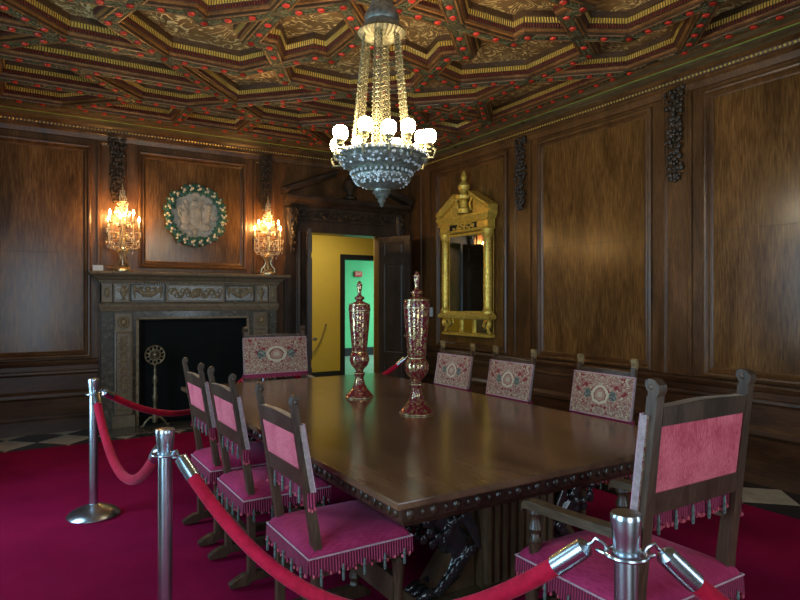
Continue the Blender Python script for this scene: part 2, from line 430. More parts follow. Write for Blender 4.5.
# windows (behind and beside the camera)
wi = 0
for side, lst in (('l', LEFT_WINDOWS), ('r', REAR_WINDOWS)):
    for c, h, z0, z1 in lst:
        wi += 1; mb = MB()
        def wb(a0, a1, b0, b1, d0=.04, d1=.10):
            if side == 'l': mb.box((XL - d1, a0, b0), (XL - d0, a1, b1))
            else: mb.box((a0, YF - d1, b0), (a1, YF - d0, b1))
        wb(c - h, c - h + .06, z0, z1); wb(c + h - .06, c + h, z0, z1); wb(c - h, c + h, z0, z0 + .08); wb(c - h, c + h, z1 - .06, z1)
        wb(c - .03, c + .03, z0, z1)
        for k in range(1, 5): wb(c - h, c + h, z0 + (z1 - z0) * k / 5 - .012, z0 + (z1 - z0) * k / 5 + .012, .05, .09)
        struct(mb.build('window_%d' % wi, 'frame_wood'))

# --- wall coordinates: P(wall, along, z, out of the wall)
def WP(wl, a, z, h):
    return (a, YB - h, z) if wl == 'back' else (XR - h, a, z) if wl == 'right' else (XL + h, a, z) if wl == 'left' else (a, YF + h, z)
def rect_rings(mb, wl, a0, a1, z0, z1, prof, mi=0, cap=None):
    rs = []
    for i, h in prof:
        rs.append([WP(wl, a0 + i, z0 + i, h), WP(wl, a1 - i, z0 + i, h), WP(wl, a1 - i, z1 - i, h), WP(wl, a0 + i, z1 - i, h)])
    mb.rings(rs, mi)
    if cap is not None: mb.add(rs[-1], [(0, 1, 2, 3)], cap)
def sweep(mb, wl, a0, a1, prof, mi=0, caps=True):
    r0 = [WP(wl, a0, z, h) for h, z in prof]; r1 = [WP(wl, a1, z, h) for h, z in prof]
    mb.rings([r0, r1], mi, caps, caps)
FRAME = [(0, .0), (0, .030), (.018, .040), (.034, .036), (.046, .018), (.064, .022), (.078, .012), (.092, .006)]
def panel(wl, parent, a0, a1, z0, z1, seam=None):
    mb = MB(); rect_rings(mb, wl, a0, a1, z0, z1, FRAME); mb.build('panel_frame', 'frame_wood', parent)
    mb = MB(); i = .088
    if seam:
        for b0, b1 in ((z0 + i, seam - .002), (seam + .002, z1 - i)): rect_rings(mb, wl, a0 + i, a1 - i, b0, b1, [(0, .0), (0, .0065), (.001, .0075)], 0, 0)
    else: rect_rings(mb, wl, a0 + i, a1 - i, z0 + i, z1 - i, [(0, .0), (0, .0075)], 0, 0)
    mb.build('panel', 'panel_wood', parent)
for a0, a1 in ((5.94, 7.51), (3.83, 5.40), (1.72, 3.29), (-.39, 1.18)):
    panel('right', wall_right, a0, a1, .87, 3.465, 2.18)
panel('back', wall_back, -.95, .73, .87, 3.43, 2.12)
panel('back', wall_back, 1.26, 2.64, 1.965, 3.43)
panel('left', wall_left, 2.15, 3.85, .87, 3.465); panel('left', wall_left, 5.7, 7.5, .87, 3.465)
panel('rear', wall_rear, 1.2, 2.8, .87, 3.465)
def pilaster(wl, parent, a0, a1, z0, z1):
    mb = MB(); rect_rings(mb, wl, a0, a1, z0, z1, [(0, 0), (0, .022), (.03, .022), (.04, .012), (.055, .010)], 0, 0)
    mb.build('pilaster', 'frame_wood', parent)
for a in (5.67, 3.56, 1.45, -.66): pilaster('right', wall_right, a - .155, a + .155, .80, 3.52)
pilaster('right', wall_right, 7.66, 7.95, .80, 3.52)
pilaster('back', wall_back, .80, 1.16, 1.93, 3.50); pilaster('back', wall_back, 2.74, 3.06, 1.93, 3.50)

def festoon(wl, parent, a, z0, z1, wd=.17):
    """carved drop of leaves and fruit hanging from a ribbon"""
    mb = MB(); rnd = random.Random(int(a * 100)); H = z1 - z0
    nrow = 17
    for k in range(nrow):
        t = k / (nrow - 1); z = z1 - H * t
        half = wd * .5 * (.95 if k < 2 else .55 + .3 * sin(t * 9) ** 2 - .25 * max(0, t - .8) * 4)
        for q in range(5 if half > .05 else 3):
            aa = a + (q / 2 - 1 if half > .05 else q - 1) * half * .9 + rnd.uniform(-.01, .01)
            c = WP(wl, aa, z + rnd.uniform(-.015, .015), .035 + rnd.uniform(0, .022))
            r = rnd.uniform(.014, .032)
            dims = (r, r * .8, r * 1.1) if wl == 'back' else (r * .8, r, r * 1.1)
            mb.ball(c, dims, 0, 6, 4)
    mb.tube([WP(wl, a, z1, .03), WP(wl, a, z0, .03)], .018, 6)
    mb.build('carved_drop', 'carved_wood', parent)
for a in (5.67, 3.57, 1.45): festoon('right', wall_right, a, 2.70, 3.55, .19)
festoon('back', wall_back, 1.02, 2.78, 3.52, .19); festoon('back', wall_back, 2.90, 2.84, 3.54, .19)

# --- dado and plinth
DADO = [(0, .86), (.045, .85), (.055, .83), (.045, .80), (.03, .785), (.03, .735), (.05, .725), (.055, .70), (.045, .69), (.035, .675), (.035, .50),
        (.045, .485), (.06, .465), (.062, .43), (.045, .41), (.03, .40), (.012, .20), (.012, .18), (.008, .15), (.008, 0), (0, 0)]
mb = MB(); sweep(mb, 'back', XL, .80, DADO); sweep(mb, 'back', 3.08, 3.16, DADO); sweep(mb, 'back', 5.12, XR, DADO); struct(mb.build('baseboard_back', 'rail_wood'))
mb = MB(); sweep(mb, 'right', YF, YB, DADO); struct(mb.build('baseboard_right', 'rail_wood'))
mb = MB()
mb.box((5.12, YB - .10, 0), (5.16, YB - .08, .1))

# --- cornice all round
CORN = [(.00, 3.50, 0), (.02, 3.505, 0), (.03, 3.56, 0), (.045, 3.575, 0), (.045, 3.60, 1), (.055, 3.605, 1), (.065, 3.635, 1), (.075, 3.64, 0),
        (.10, 3.665, 2), (.135, 3.68, 0), (.145, 3.683, 2), (.185, 3.70, 3), (.20, 3.704, 0), (.215, 3.72, 0), (.22, 3.725, 2), (.27, 3.742, 0), (.30, 3.757, 0), (.31, 3.90, 0)]
mb = MB()
for (i0, za, ma), (i1, zb, _) in zip(CORN[:-1], CORN[1:]):
    R = lambda i, z: [(XL + i, YF + i, z), (XR - i, YF + i, z), (XR - i, YB - i, z), (XL + i, YB - i, z)]
    mb.rings([R(i0, za), R(i1, zb)], ma)
i = .062; z = 3.62
for k in range(int((XR - XL) / .038)): mb.octa((XL + .03 + k * .038, YB - i, z), .0135, 4)
for k in range(int((YB - YF) / .038)): mb.octa((XR - i, YF + .03 + k * .038, z), .0135, 4)
struct(mb.build('trim_cornice', ['frame_wood', 'ceil_brown', 'corn_tan', 'corn_green', 'gold']))

# ================================================================== COFFERED CEILING
base = [((.42, 0), (.42, 1.72)), ((.42, 1.72), (.24, 1.72)), ((.24, 1.72), (-.24, 2.55)), ((0, .61), (.91, 1.52)), ((.91, 1.52), (1.05, 1.39)),
        ((1.05, 1.39), (1.515, 1.515)), ((1.515, 1.515), (1.95, 1.63)), ((1.63, 1.95), (1.05, 2.55)), ((.24, 2.55), (3.28, 2.55)), ((1.95, 2.55), (2.25, 2.25))]
segs = []
def addseg(a, b):
    a = (round(a[0], 3), round(a[1], 3)); b = (round(b[0], 3), round(b[1], 3))
    if a != b and (a, b) not in segs and (b, a) not in segs: segs.append((a, b))
for a, b in base:
    for sx in (1, -1):
        for sy in (1, -1):
            addseg((a[0] * sx, a[1] * sy), (b[0] * sx, b[1] * sy)); addseg((a[1] * sx, a[0] * sy), (b[1] * sx, b[0] * sy))
BX, BY = 3.28, 4.87
extra = [((2.55, 2.55), (2.55, BY)), ((1.05, 2.55), (.31, 3.34)), ((.31, 3.34), (0, 3.65)), ((.31, 3.34), (BX, 3.34)), ((1.95, 2.55), (2.55, 3.15)), ((0, 3.65), (.45, 4.10)), ((0, 4.10), (BX, 4.10)),
         ((.45, 4.10), (.45, BY)), ((1.05, 4.10), (1.80, 3.34)), ((1.05, 4.10), (1.80, BY)), ((2.55, 1.05), (BX, .32)), ((2.55, 1.95), (BX, 2.68)), ((0, BY), (BX, BY)), ((BX, 0), (BX, BY))]
for a, b in extra:
    for sx in (1, -1):
        for sy in (1, -1): addseg((a[0] * sx, a[1] * sy), (b[0] * sx, b[1] * sy))
# planar graph
pts = []
def pid(p):
    for i, q in enumerate(pts):
        if abs(p[0] - q[0]) < .035 and abs(p[1] - q[1]) < .035: return i
    pts.append(p); return len(pts) - 1
def inter(a, b, c, d):
    r = (b[0] - a[0], b[1] - a[1]); s = (d[0] - c[0], d[1] - c[1]); den = r[0] * s[1] - r[1] * s[0]
    if abs(den) < 1e-6: return None
    t = ((c[0] - a[0]) * s[1] - (c[1] - a[1]) * s[0]) / den; u = ((c[0] - a[0]) * r[1] - (c[1] - a[1]) * r[0]) / den
    if -.02 < t < 1.02 and -.02 < u < 1.02: return t
for a, b in segs: pid(a); pid(b)
cuts = []
for i, (a, b) in enumerate(segs):
    ts = [0, 1]; L = sqrt((b[0] - a[0]) ** 2 + (b[1] - a[1]) ** 2)
    for j, (c, d) in enumerate(segs):
        if i == j: continue
        t = inter(a, b, c, d)
        if t is not None: ts.append(t)
        for q in (c, d):   # collinear end points
            t = ((q[0] - a[0]) * (b[0] - a[0]) + (q[1] - a[1]) * (b[1] - a[1])) / L / L
            if 0 < t < 1 and abs((q[0] - a[0]) * (b[1] - a[1]) - (q[1] - a[1]) * (b[0] - a[0])) / L < .02: ts.append(t)
    cuts.append(sorted(ts))
edges = set()
for (a, b), ts in zip(segs, cuts):
    ids = [pid((a[0] + (b[0] - a[0]) * t, a[1] + (b[1] - a[1]) * t)) for t in ts]
    for p, q in zip(ids[:-1], ids[1:]):
        if p != q: edges.add((min(p, q), max(p, q)))
while True:     # prune loose ends
    deg = {}
    for p, q in edges: deg[p] = deg.get(p, 0) + 1; deg[q] = deg.get(q, 0) + 1
    bad = [e for e in edges if deg[e[0]] == 1 or deg[e[1]] == 1]
    if not bad: break
    for e in bad: edges.discard(e)
adj = {}
for p, q in edges: adj.setdefault(p, []).append(q); adj.setdefault(q, []).append(p)
for p in adj: adj[p].sort(key=lambda q: math.atan2(pts[q][1] - pts[p][1], pts[q][0] - pts[p][0]))
faces = []; seen = set()
for p in adj:
    for q in adj[p]:
        if (p, q) in seen: continue
        f = []; a, b = p, q
        while (a, b) not in seen:
            seen.add((a, b)); f.append(a)
            l = adj[b]; k = l.index(a); a, b = b, l[k - 1]
        P = [pts[i] for i in f]
        A = sum(P[i][0] * P[(i + 1) % len(P)][1] - P[(i + 1) % len(P)][0] * P[i][1] for i in range(len(P))) / 2
        if A > .004: faces.append(P)
CS = .9
def toworld(p): return (CX + p[0] * CS, CY + p[1] * CS)
def simplify(P):
    out = []
    n = len(P)
    for i in range(n):
        a, b, c = P[i - 1], P[i], P[(i + 1) % n]
        cr = (b[0] - a[0]) * (c[1] - b[1]) - (b[1] - a[1]) * (c[0] - b[0])
        l = math.dist(a, b) * math.dist(b, c)
        if abs(cr) / max(l, 1e-9) > .03: out.append(b)
    return out
def offset(P, d):
    n = len(P); out = []
    for i in range(n):
        a, b, c = P[i - 1], P[i], P[(i + 1) % n]
        l1 = math.dist(a, b); l2 = math.dist(b, c)
        n1 = (-(b[1] - a[1]) / l1, (b[0] - a[0]) / l1); n2 = (-(c[1] - b[1]) / l2, (c[0] - b[0]) / l2)
        k = 1 + n1[0] * n2[0] + n1[1] * n2[1]
        k = max(k, .25)
        out.append((b[0] + (n1[0] + n2[0]) * d / k, b[1] + (n1[1] + n2[1]) * d / k))
    for i in range(n):
        e = (P[(i + 1) % n][0] - P[i][0], P[(i + 1) % n][1] - P[i][1]); f = (out[(i + 1) % n][0] - out[i][0], out[(i + 1) % n][1] - out[i][1])
        if e[0] * f[0] + e[1] * f[1] <= 1e-5: return None
    return out
RW = .066
COFFER = [(RW, 0, 0), (RW, .020, 2), (RW + .012, .026, 1), (RW + .014, .040, 1), (RW + .026, .046, 2), (RW + .028, .076, 3), (RW + .036, .080, 2), (RW + .042, .122, 4), (RW + .054, .128, 2), (RW + .057, .17, 2)]
ribs = MB(); mould = MB(); pan = MB()
from mathutils.geometry import tessellate_polygon
for F in faces:
    P = simplify([toworld(p) for p in F])
    if len(P) < 3: continue
    prev = P; pz = ZC; ok = True; shrink = 1.0
    while offset(P, RW * shrink) is None and shrink > .1: shrink *= .8
    for ins, dz, mi in COFFER:
        Q = offset(P, ins * shrink) if ok else None
        if Q is None:
            ok = False; Q = prev
        n = len(P); z = ZC + dz
        for i in range(n):
            j = (i + 1) % n
            L = math.dist(Q[i], Q[j])
            tgt = ribs if mi == 0 and ins == RW and dz == 0 else mould
            tgt.add([(*prev[i], pz), (*prev[j], pz), (*Q[j], z), (*Q[i], z)], [(0, 1, 2, 3)], 0 if tgt is ribs else mi - 1, False,
                    [[(0, 0), (L, 0), (L, 1), (0, 1)]])
        prev, pz = Q, z
    tris = tessellate_polygon([[Vector((*q, 0)) for q in prev]])
    if pz > ZC + .15: pan.add([(*q, pz) for q in prev], [tuple(t) for t in tris], 0)
    elif pz > ZC + .001: mould.add([(*q, pz) for q in prev], [tuple(t) for t in tris], 1, False)
    else: ribs.add([(*q, pz) for q in prev], [tuple(t) for t in tris], 0)
# rosettes and garland leaves along the ribs
for p, q in edges:
    a = Vector((*toworld(pts[p]), ZC)); b = Vector((*toworld(pts[q]), ZC)); L = (b - a).length
    n = max(1, round(L / .205)); d = (b - a) / L; s_ = Vector((-d.y, d.x, 0)); ang = math.atan2(d.y, d.x)
    for k in range(n):
        c = a + (b - a) * ((k + (0 if n > 1 else .0)) / n)
        ribs.ball((c.x, c.y, ZC - .006), (.030, .030, .015), 1, 8, 4)
        for t in (.3, .5, .7):
            g = a + (b - a) * ((k + t) / n)
            for sg in (1, -1):
                rot = Matrix.Rotation(ang + sg * .6, 3, 'Z')
                e = g + s_ * sg * .021
                ribs.ball((e.x, e.y, ZC - .002), (.034, .012, .010), 2, 6, 3, rot)
    for sg in (1, -1):
        ribs.tube([a + s_ * sg * .053 + d * .06, b + s_ * sg * .053 - d * .06], .008, 5, 3)
ceil = MB(); ceil.box((XL - T, YF - T, TOP), (XR + T, YB + T, TOP + .15)); ceiling = struct(ceil.build('ceiling', 'ceil_brown'))
pan.build('coffer_panel', 'ceiling_panel', ceiling)
mould.build('coffer_molding', ['ceil_orange', 'ceil_brown', 'red_dentil', 'gold_dentil'], ceiling)
ribs.build('painted_rib', ['rib_paint', 'rosette', 'rib_leaf', 'ceil_orange'], ceiling)

# ================================================================== DOORCASE, DOOR LEAVES, ROOMS BEYOND
mb = MB()
for x0, x1 in ((DX0 - .20, DX0), (DX1, DX1 + .20)):
    rect_rings(mb, 'back', x0, x1, 0, DZ + .14, [(0, 0), (0, .05), (.03, .06), (.05, .045), (.07, .04)], 0, 0)
mb.box((DX0 - .20, YB - .06, DZ), (DX1 + .20, YB, DZ + .14))
DC = (DX0 + DX1) / 2
for sg in (-1, 1):                                    # outer pilasters
    xc = DC + sg * .90
    rect_rings(mb, 'back', xc - .11, xc + .11, 0, 2.92, [(0, 0), (0, .05), (.03, .05), (.04, .04)], 0, 0)
sweep(mb, 'back', DC - 1.02, DC + 1.02, [(0, 2.66), (.05, 2.67), (.06, 2.70), (.04, 2.71), (.04, 2.90), (.07, 2.915), (.10, 2.95), (.17, 2.985), (.19, 3.02), (.19, 3.04), (0, 3.06)])
# raking broken pediment
for sg in (-1, 1):
    PR = [(0, 0), (.16, 0), (.20, .05), (.20, .09), (.0, .12)]
    p0 = (DC + sg * 1.06, 3.04); p1 = (DC + sg * .26, 3.36)
    mb.rings([[(p0[0], YB - h, p0[1] + z) for h, z in PR], [(p1[0], YB - h, p1[1] + z) for h, z in PR]], 0, True, True)
doorcase = struct(mb.build('trim_doorcase', 'door_wood'))
mb = MB(); rnd = random.Random(3)
for k in range(60):
    t = (k + .5) / 60; x = DC - .78 + 1.56 * t
    z = 2.80 + .05 * sin(t * 40); mb.ball((x, YB - .05, z), (rnd.uniform(.014, .03), .02, rnd.uniform(.014, .028)), 0, 6, 4)
    mb.ball((x, YB - .048, 2.80 - .05 * sin(t * 40)), (.02, .015, .014), 0, 6, 4)
mb.build('carved_frieze', 'carved_wood', doorcase)
for sg in (-1, 1):
    mb = MB(); xc = DC + sg * .90
    mb.lathe([(.03, 2.22), (.05, 2.26), (.035, 2.32), (.055, 2.38), (.045, 2.44), (.05, 2.5), (.075, 2.6), (.09, 2.7), (.08, 2.78), (.095, 2.86), (.06, 2.9)], (xc, YB - .07, 0), 10, 0, True, sy=.6)
    for k in range(26):
        t = rnd.random(); mb.ball((xc + rnd.uniform(-.06, .06) * (.5 + t * .5), YB - .11 - rnd.random() * .02, 2.25 + t * .62), (.018, .016, .026), 0, 6, 4)
    mb.build('carved_bracket', 'carved_wood', doorcase)
mb = MB()                                              # carved urn between the rakes
mb.lathe([(.10, 3.06), (.10, 3.09), (.04, 3.12), (.06, 3.17), (.11, 3.25), (.10, 3.32), (.05, 3.36), (.03, 3.42)], (DC, YB - .10, 0), 14)
mb.build('carved_urn', 'carved_wood', doorcase)

def door_leaf(name, hinge, free, handle_side):
    hx, hy = hinge; fx, fy = free; L = math.dist(hinge, free); ang = math.atan2(fy - hy, fx - hx)
    d = bpy.data.objects.new(name, None); COL.objects.link(d); d.location = (hx, hy, .012); d.rotation_euler = (0, 0, ang); struct(d)
    mb = MB(); mb.box((0, -.022, 0), (L, .022, DZ - .03), 0)
    for sg in (1, -1):
        for z0, z1 in ((.14, .62), (.74, 2.12), (2.2, 2.44)):
            rs = []
            for i, h in ((0, .022), (0, .034), (.02, .036), (.035, .024), (.05, .023), (.07, .033)):
                rs.append([(.09 + i, sg * h, z0 + i), (L - .09 - i, sg * h, z0 + i), (L - .09 - i, sg * h, z1 - i), (.09 + i, sg * h, z1 - i)])
            mb.rings(rs, 0, False, True)
    mb.build('door_panel', 'door_wood', d)
    mb = MB()
    for sg in (1, -1):
        mb.cyl((L - .05, 0, 1.02), (L - .05, sg * .06, 1.02), .009, None, 10); mb.ball((L - .05, sg * .075, 1.02), .026, 0, 12, 8)
    mb.build('door_handle', 'brass', d)
door_leaf('door_1', (DX1 - .09, YB - .085), (4.925, 7.64), 1)
door_leaf('door_2', (DX0 - .05, YB - .085), (3.30, 7.62), 1)

# hall with yellow wall, then the mint green room
HY, HX = 10.5, 5.26
def sbox(name, a, b, m): mb = MB(); mb.box(a, b); return struct(mb.build(name, m))
sbox('floor_hall', (2.0, YB + T, -.1), (8.2, 10.7, 0), 'teal_floor')
sbox('ceiling_hall', (2.0, YB + T, 3.05), (8.2, 10.7, 3.2), 'white_plaster')
mb = MB(); mb.box((2.0, HY, 0), (HX, HY + .2, 3.05)); mb.box((6.35, HY, 0), (8.2, HY + .2, 3.05)); mb.box((HX, HY, 2.34), (6.35, HY + .2, 3.05)); struct(mb.build('wall_hall_back', 'yellow'))
sbox('wall_hall_left', (1.85, YB + T, 0), (2.0, 10.7, 3.05), 'yellow'); sbox('wall_hall_right', (8.2, YB + T, 0), (8.35, 10.7, 3.05), 'yellow')
mb = MB(); mb.box((2.0, YB + T, 0), (DX0, YB + T + .02, 3.05)); mb.box((DX1, YB + T, 0), (8.2, YB + T + .02, 3.05)); struct(mb.build('wall_hall_front', 'yellow'))
sbox('baseboard_hall', (2.0, HY - .02, 0), (HX - .09, HY, .22), 'black_trim')
mb = MB(); mb.box((HX - .09, HY - .03, 0), (HX, HY + .21, 2.43)); mb.box((6.35, HY - .03, 0), (6.44, HY + .21, 2.43)); mb.box((HX, HY - .03, 2.34), (6.35, HY + .21, 2.43)); struct(mb.build('trim_hall_door', 'black_trim'))
sbox('floor_green_room', (4.2, 10.7, -.1), (12.5, 15.3, 0), 'teal_floor')
sbox('ceiling_green_room', (4.2, 10.7, 3.05), (12.5, 15.5, 3.2), 'white_plaster')
sbox('wall_green_back', (4.2, 15.3, 0), (12.5, 15.5, 3.05), 'green'); sbox('wall_green_left', (4.1, 10.7, 0), (4.2, 15.5, 3.05), 'green'); sbox('wall_green_right', (12.5, 10.7, 0), (12.6, 15.5, 3.05), 'green')
sbox('baseboard_green_room', (4.2, 15.27, 0), (12.5, 15.3, .22), 'black_trim')
sg_ = thing('exit_sign', 'small red exit sign high on the mint green wall beyond the doorway', 'sign', (8.08, 15.3, 2.29)); sg_.scale = (.72, 1, .8)
mb = MB(); mb.box((-.17, -.06, -.09), (.17, 0, .09), 0, .008); mb.build('sign_box', 'sign_red', sg_)
cu = bpy.data.curves.new('lettering', 'FONT'); cu.body = 'EXIT'; cu.size = .13; cu.extrude = .003; cu.align_x = 'CENTER'; cu.align_y = 'CENTER'
tmp = bpy.data.objects.new('tmp', cu); me = bpy.data.meshes.new_from_object(tmp); bpy.data.objects.remove(tmp); me.materials.clear(); me.materials.append(M['white_card'])
to = bpy.data.objects.new('lettering', me); COL.objects.link(to); to.parent = sg_; to.location = (0, -.064, 0); to.rotation_euler = (radians(90), 0, 0)
mb = MB(); A = Vector((4.86, HY - .03, 1.10)); B = Vector((4.30, HY - .03, .98))
mb.tube([A.lerp(B, t / 16) - Vector((0, 0, .45 * (1 - (2 * t / 16 - 1) ** 2))) for t in range(17)], .010, 6); mb.ball(A, .02, 0); mb.ball(B, .02, 0)
tag(mb.build('hall_cord', 'brass'), 'thin barrier cord hanging in a loop on the yellow hall wall', 'cord')

# ================================================================== FIREPLACE
FP = thing('fireplace', 'large carved brown and grey marble fireplace with a black opening below the candelabra', 'fireplace', (1.93, YB, 0))
def fbox(mb, x0, x1, y, z0, z1, mi=0, bev=.006): mb.box((x0, -y, z0), (x1, 0, z1), mi, bev)
mb = MB()
fbox(mb, -1.10, -.68, .12, 0, 1.322, 0, 0); fbox(mb, .68, 1.10, .12, 0, 1.322, 0, 0); fbox(mb, -1.10, 1.10, .12, 1.322, 1.80, 0, 0)
mb.build('surround', 'dark_marble', FP)
for sg in (-1, 1):                                    # carved pilaster strips
    mb = MB()
    x0, x1 = sorted((sg * .96, sg * .76)); fbox(mb, x0, x1, .17, .16, 1.40)
    rs = [[(x0 + i, -h, .22 + i), (x1 - i, -h, .22 + i), (x1 - i, -h, 1.18 - i), (x0 + i, -h, 1.18 - i)] for i, h in ((0, .17), (.0, .18), (.015, .185), (.025, .175))]
    mb.rings(rs, 0, False, True)
    x0, x1 = sorted((sg * .99, sg * .73)); fbox(mb, x0, x1, .20, 0, .16)
    mb.build('pilaster', 'brown_marble', FP)
rnd = random.Random(5)
for sg in (-1, 1):
    mb = MB(); xc = sg * .86
    for k in range(9):
        z = .3 + k * .095
        mb.torus((xc, -.183, z + .02), .032, .010, 12, 5, 0, 'y'); mb.ball((xc, -.186, z + .02), (.018, .014, .022), 0, 6, 4)
        for q in (-1, 1): mb.ball((xc + q * .045, -.182, z - .02), (.020, .010, .012), 0, 6, 3)
    mb.build('pilaster_carving', 'carved_stone', FP); mb = MB()
    for k in range(14):
        a_ = 2 * pi * k / 14; mb.ball((xc + .05 * cos(a_), -.185, 1.29 + .06 * sin(a_)), (.018, .016, .018), 0, 6, 4)
    mb.ball((xc, -.185, 1.29), (.035, .03, .045), 0, 8, 6)
    mb.build('pilaster_carving', 'carved_stone', FP)
mb = MB()                                             # moulding over the lintel, cornice and shelf
def fsweep(hw, prof):
    rs = []
    for d, z in prof: rs.append([(-hw - d, 0, z), (-hw - d, -.12 - d, z), (hw + d, -.12 - d, z), (hw + d, 0, z)])
    mb.rings(rs, 0, True, True, False, True)
fsweep(1.10, [(.0, 1.42), (.012, 1.425), (.02, 1.45), (.03, 1.48), (.032, 1.50), (.02, 1.525), (0, 1.53)])
fsweep(1.10, [(.0, 1.775), (.03, 1.78), (.035, 1.80), (.06, 1.815), (.085, 1.84), (.10, 1.85), (.11, 1.855)])
rs = [[(-hw, 0, z), (-hw, -y, z), (hw, -y, z), (hw, 0, z)] for hw, y, z in ((1.20, .23, 1.855), (1.235, .30, 1.86), (1.24, .315, 1.88), (1.23, .31, 1.90), (1.22, .30, 1.905))]
mb.rings(rs, 0, True, True)
for k in range(74): x = -1.10 + k * .0301; mb.box((x, -.165, 1.755), (x + .017, -.12, 1.778))
mb.build('shelf', 'brown_marble', FP)
mb = MB()                                             # frieze blocks
for x0, x1, y in ((-1.10, -.98, .15), (.98, 1.10, .15), (-.97, -.79, .165), (.79, .97, .165), (-.37, .37, .175)):
    mb = MB(); fbox(mb, x0, x1, y, 1.53, 1.76); mb.build('frieze_block', 'brown_marble', FP)
for x0, x1, y in ((-.765, -.395, .145), (.395, .765, .145), (-.955, -.81, .17), (.81, .955, .17), (-.34, .34, .18)):
    mb = MB(); fbox(mb, x0, x1, y, 1.555, 1.74); mb.build('frieze_inlay', 'white_marble', FP)
for x0, x1 in ((-.765, -.395), (.395, .765)):         # festoons
    mb = MB(); xc, hw = (x0 + x1) / 2, (x1 - x0) / 2 - .03
    for k in range(19):
        t = k / 9 - 1; mb.ball((xc + hw * t, -.155, 1.715 - .085 * (1 - t * t) + rnd.uniform(-.008, .008)), (.022, .020, .022 + .022 * (1 - abs(t))), 0, 6, 4)
    mb.ball((xc, -.155, 1.70), (.04, .02, .03), 0)
    for q in (-1, 1):
        mb.ball((xc + q * hw * .5, -.15, 1.71), (.03, .015, .02), 0, 8, 5); mb.tube([(xc + q * hw, -.15, 1.72), (xc + q * hw * 1.02, -.15, 1.65), (xc + q * hw * .95, -.15, 1.58)], [.02, .014, .006], 6)
    mb.build('frieze_carving', 'carved_stone', FP)
for sg in (-1, 1):                                    # urns
    mb = MB(); mb.lathe([(.03, 1.56), (.03, 1.57), (.012, 1.585), (.03, 1.62), (.045, 1.66), (.04, 1.69), (.02, 1.70), (.035, 1.72), (.02, 1.735)], (sg * .86, -.175, 0), 12, 0, True, sy=.5)
    mb.torus((sg * .86 - .045, -.175, 1.68), .02, .006, 10, 5, 0, 'y'); mb.torus((sg * .86 + .045, -.175, 1.68), .02, .006, 10, 5, 0, 'y')
    mb.build('frieze_carving', 'carved_stone', FP)
    mb = MB(); mb.ball((sg * 1.04, -.15, 1.65), (.03, .02, .06), 0); mb.build('frieze_carving', 'carved_stone', FP)
mb = MB()
for k in range(70):                                   # central scrollwork
    t = k / 69; x = -.31 + .62 * t
    mb.ball((x, -.185, 1.648 + .055 * sin(t * 25)), (.016, .016, .016), 0, 6, 4)
    if k % 4 == 0: mb.torus((x, -.185, 1.648 + .035 * cos(t * 25)), .026, .008, 10, 5, 0, 'y')
mb.ball((0, -.19, 1.65), (.05, .025, .06), 0)
mb.build('frieze_carving', 'carved_stone', FP)
mb = MB(); mb.box((-.68, -.02, 0), (.68, .0, 1.32)); mb.box((-.68, -.115, 0), (-.66, -.02, 1.32)); mb.box((.66, -.115, 0), (.68, -.02, 1.32)); mb.box((-.68, -.115, 1.30), (.68, -.02, 1.32)); mb.box((-.68, -.10, .0), (.68, -.02, .02))
mb.build('firebox', 'black', FP)
mb = MB(); mb.box((-.71, -.128, 0), (-.68, -.11, 1.335)); mb.box((.68, -.128, 0), (.71, -.11, 1.335)); mb.box((-.71, -.128, 1.32), (.71, -.11, 1.345)); mb.build('inner_border', 'carved_stone', FP)
# hearth slab and fender
mb = MB(); mb.box((1.93 - 1.05, 7.62, 0), (1.93 + 1.05, YB - .21, .02), 0, .006); struct(mb.build('trim_hearth', 'dark_marble'))
# andiron
AN = thing('andiron', 'brass andiron with a petalled sunflower wheel top standing before the black fireplace opening', 'andiron', (1.40, 7.93, .02))
mb = MB()
for k in range(12):
    a_ = 2 * pi * k / 12
    mb.torus((.088 * cos(a_), 0, .87 + .088 * sin(a_)), .025, .008, 12, 5, 0, 'y')
    mb.tube([(.03 * cos(a_), 0, .87 + .03 * sin(a_)), (.065 * cos(a_), 0, .87 + .065 * sin(a_))], .006, 5)
mb.torus((0, 0, .87), .062, .008, 20, 6, 0, 'y'); mb.torus((0, 0, .87), .115, .006, 24, 6, 0, 'y'); mb.ball((0, 0, .87), (.03, .02, .03), 0, 12, 8)
mb.build('flower_wheel', 'brass', AN)
mb = MB(); mb.lathe([(.03, .05), (.035, .12), (.02, .2), (.022, .3), (.036, .36), (.022, .4), (.026, .46), (.016, .5), (.03, .56), (.026, .6), (.014, .64), (.02, .68), (.012, .72), (.018, .745)], n=14); mb.build('shaft', 'brass', AN)
mb = MB()
for sg in (-1, 1): mb.tube([(0, 0, .10), (sg * .06, 0, .11), (sg * .11, 0, .06), (sg * .14, 0, .012), (sg * .17, 0, .012)], .013, 8)
mb.box((-.012, 0, .08), (.012, .14, .105)); mb.build('foot', 'brass', AN)
# floor vent in baseboard at far left
# mantel card
mb = MB(); mb.box((-.055, -.003, 0), (.055, .003, .065)); o = mb.build('place_card', 'white_card'); o.location = (.78, 7.99, 1.906); o.rotation_euler = (radians(-8), 0, 0)
tag(o, 'small white printed card propped at the left end of the mantel shelf', 'card')
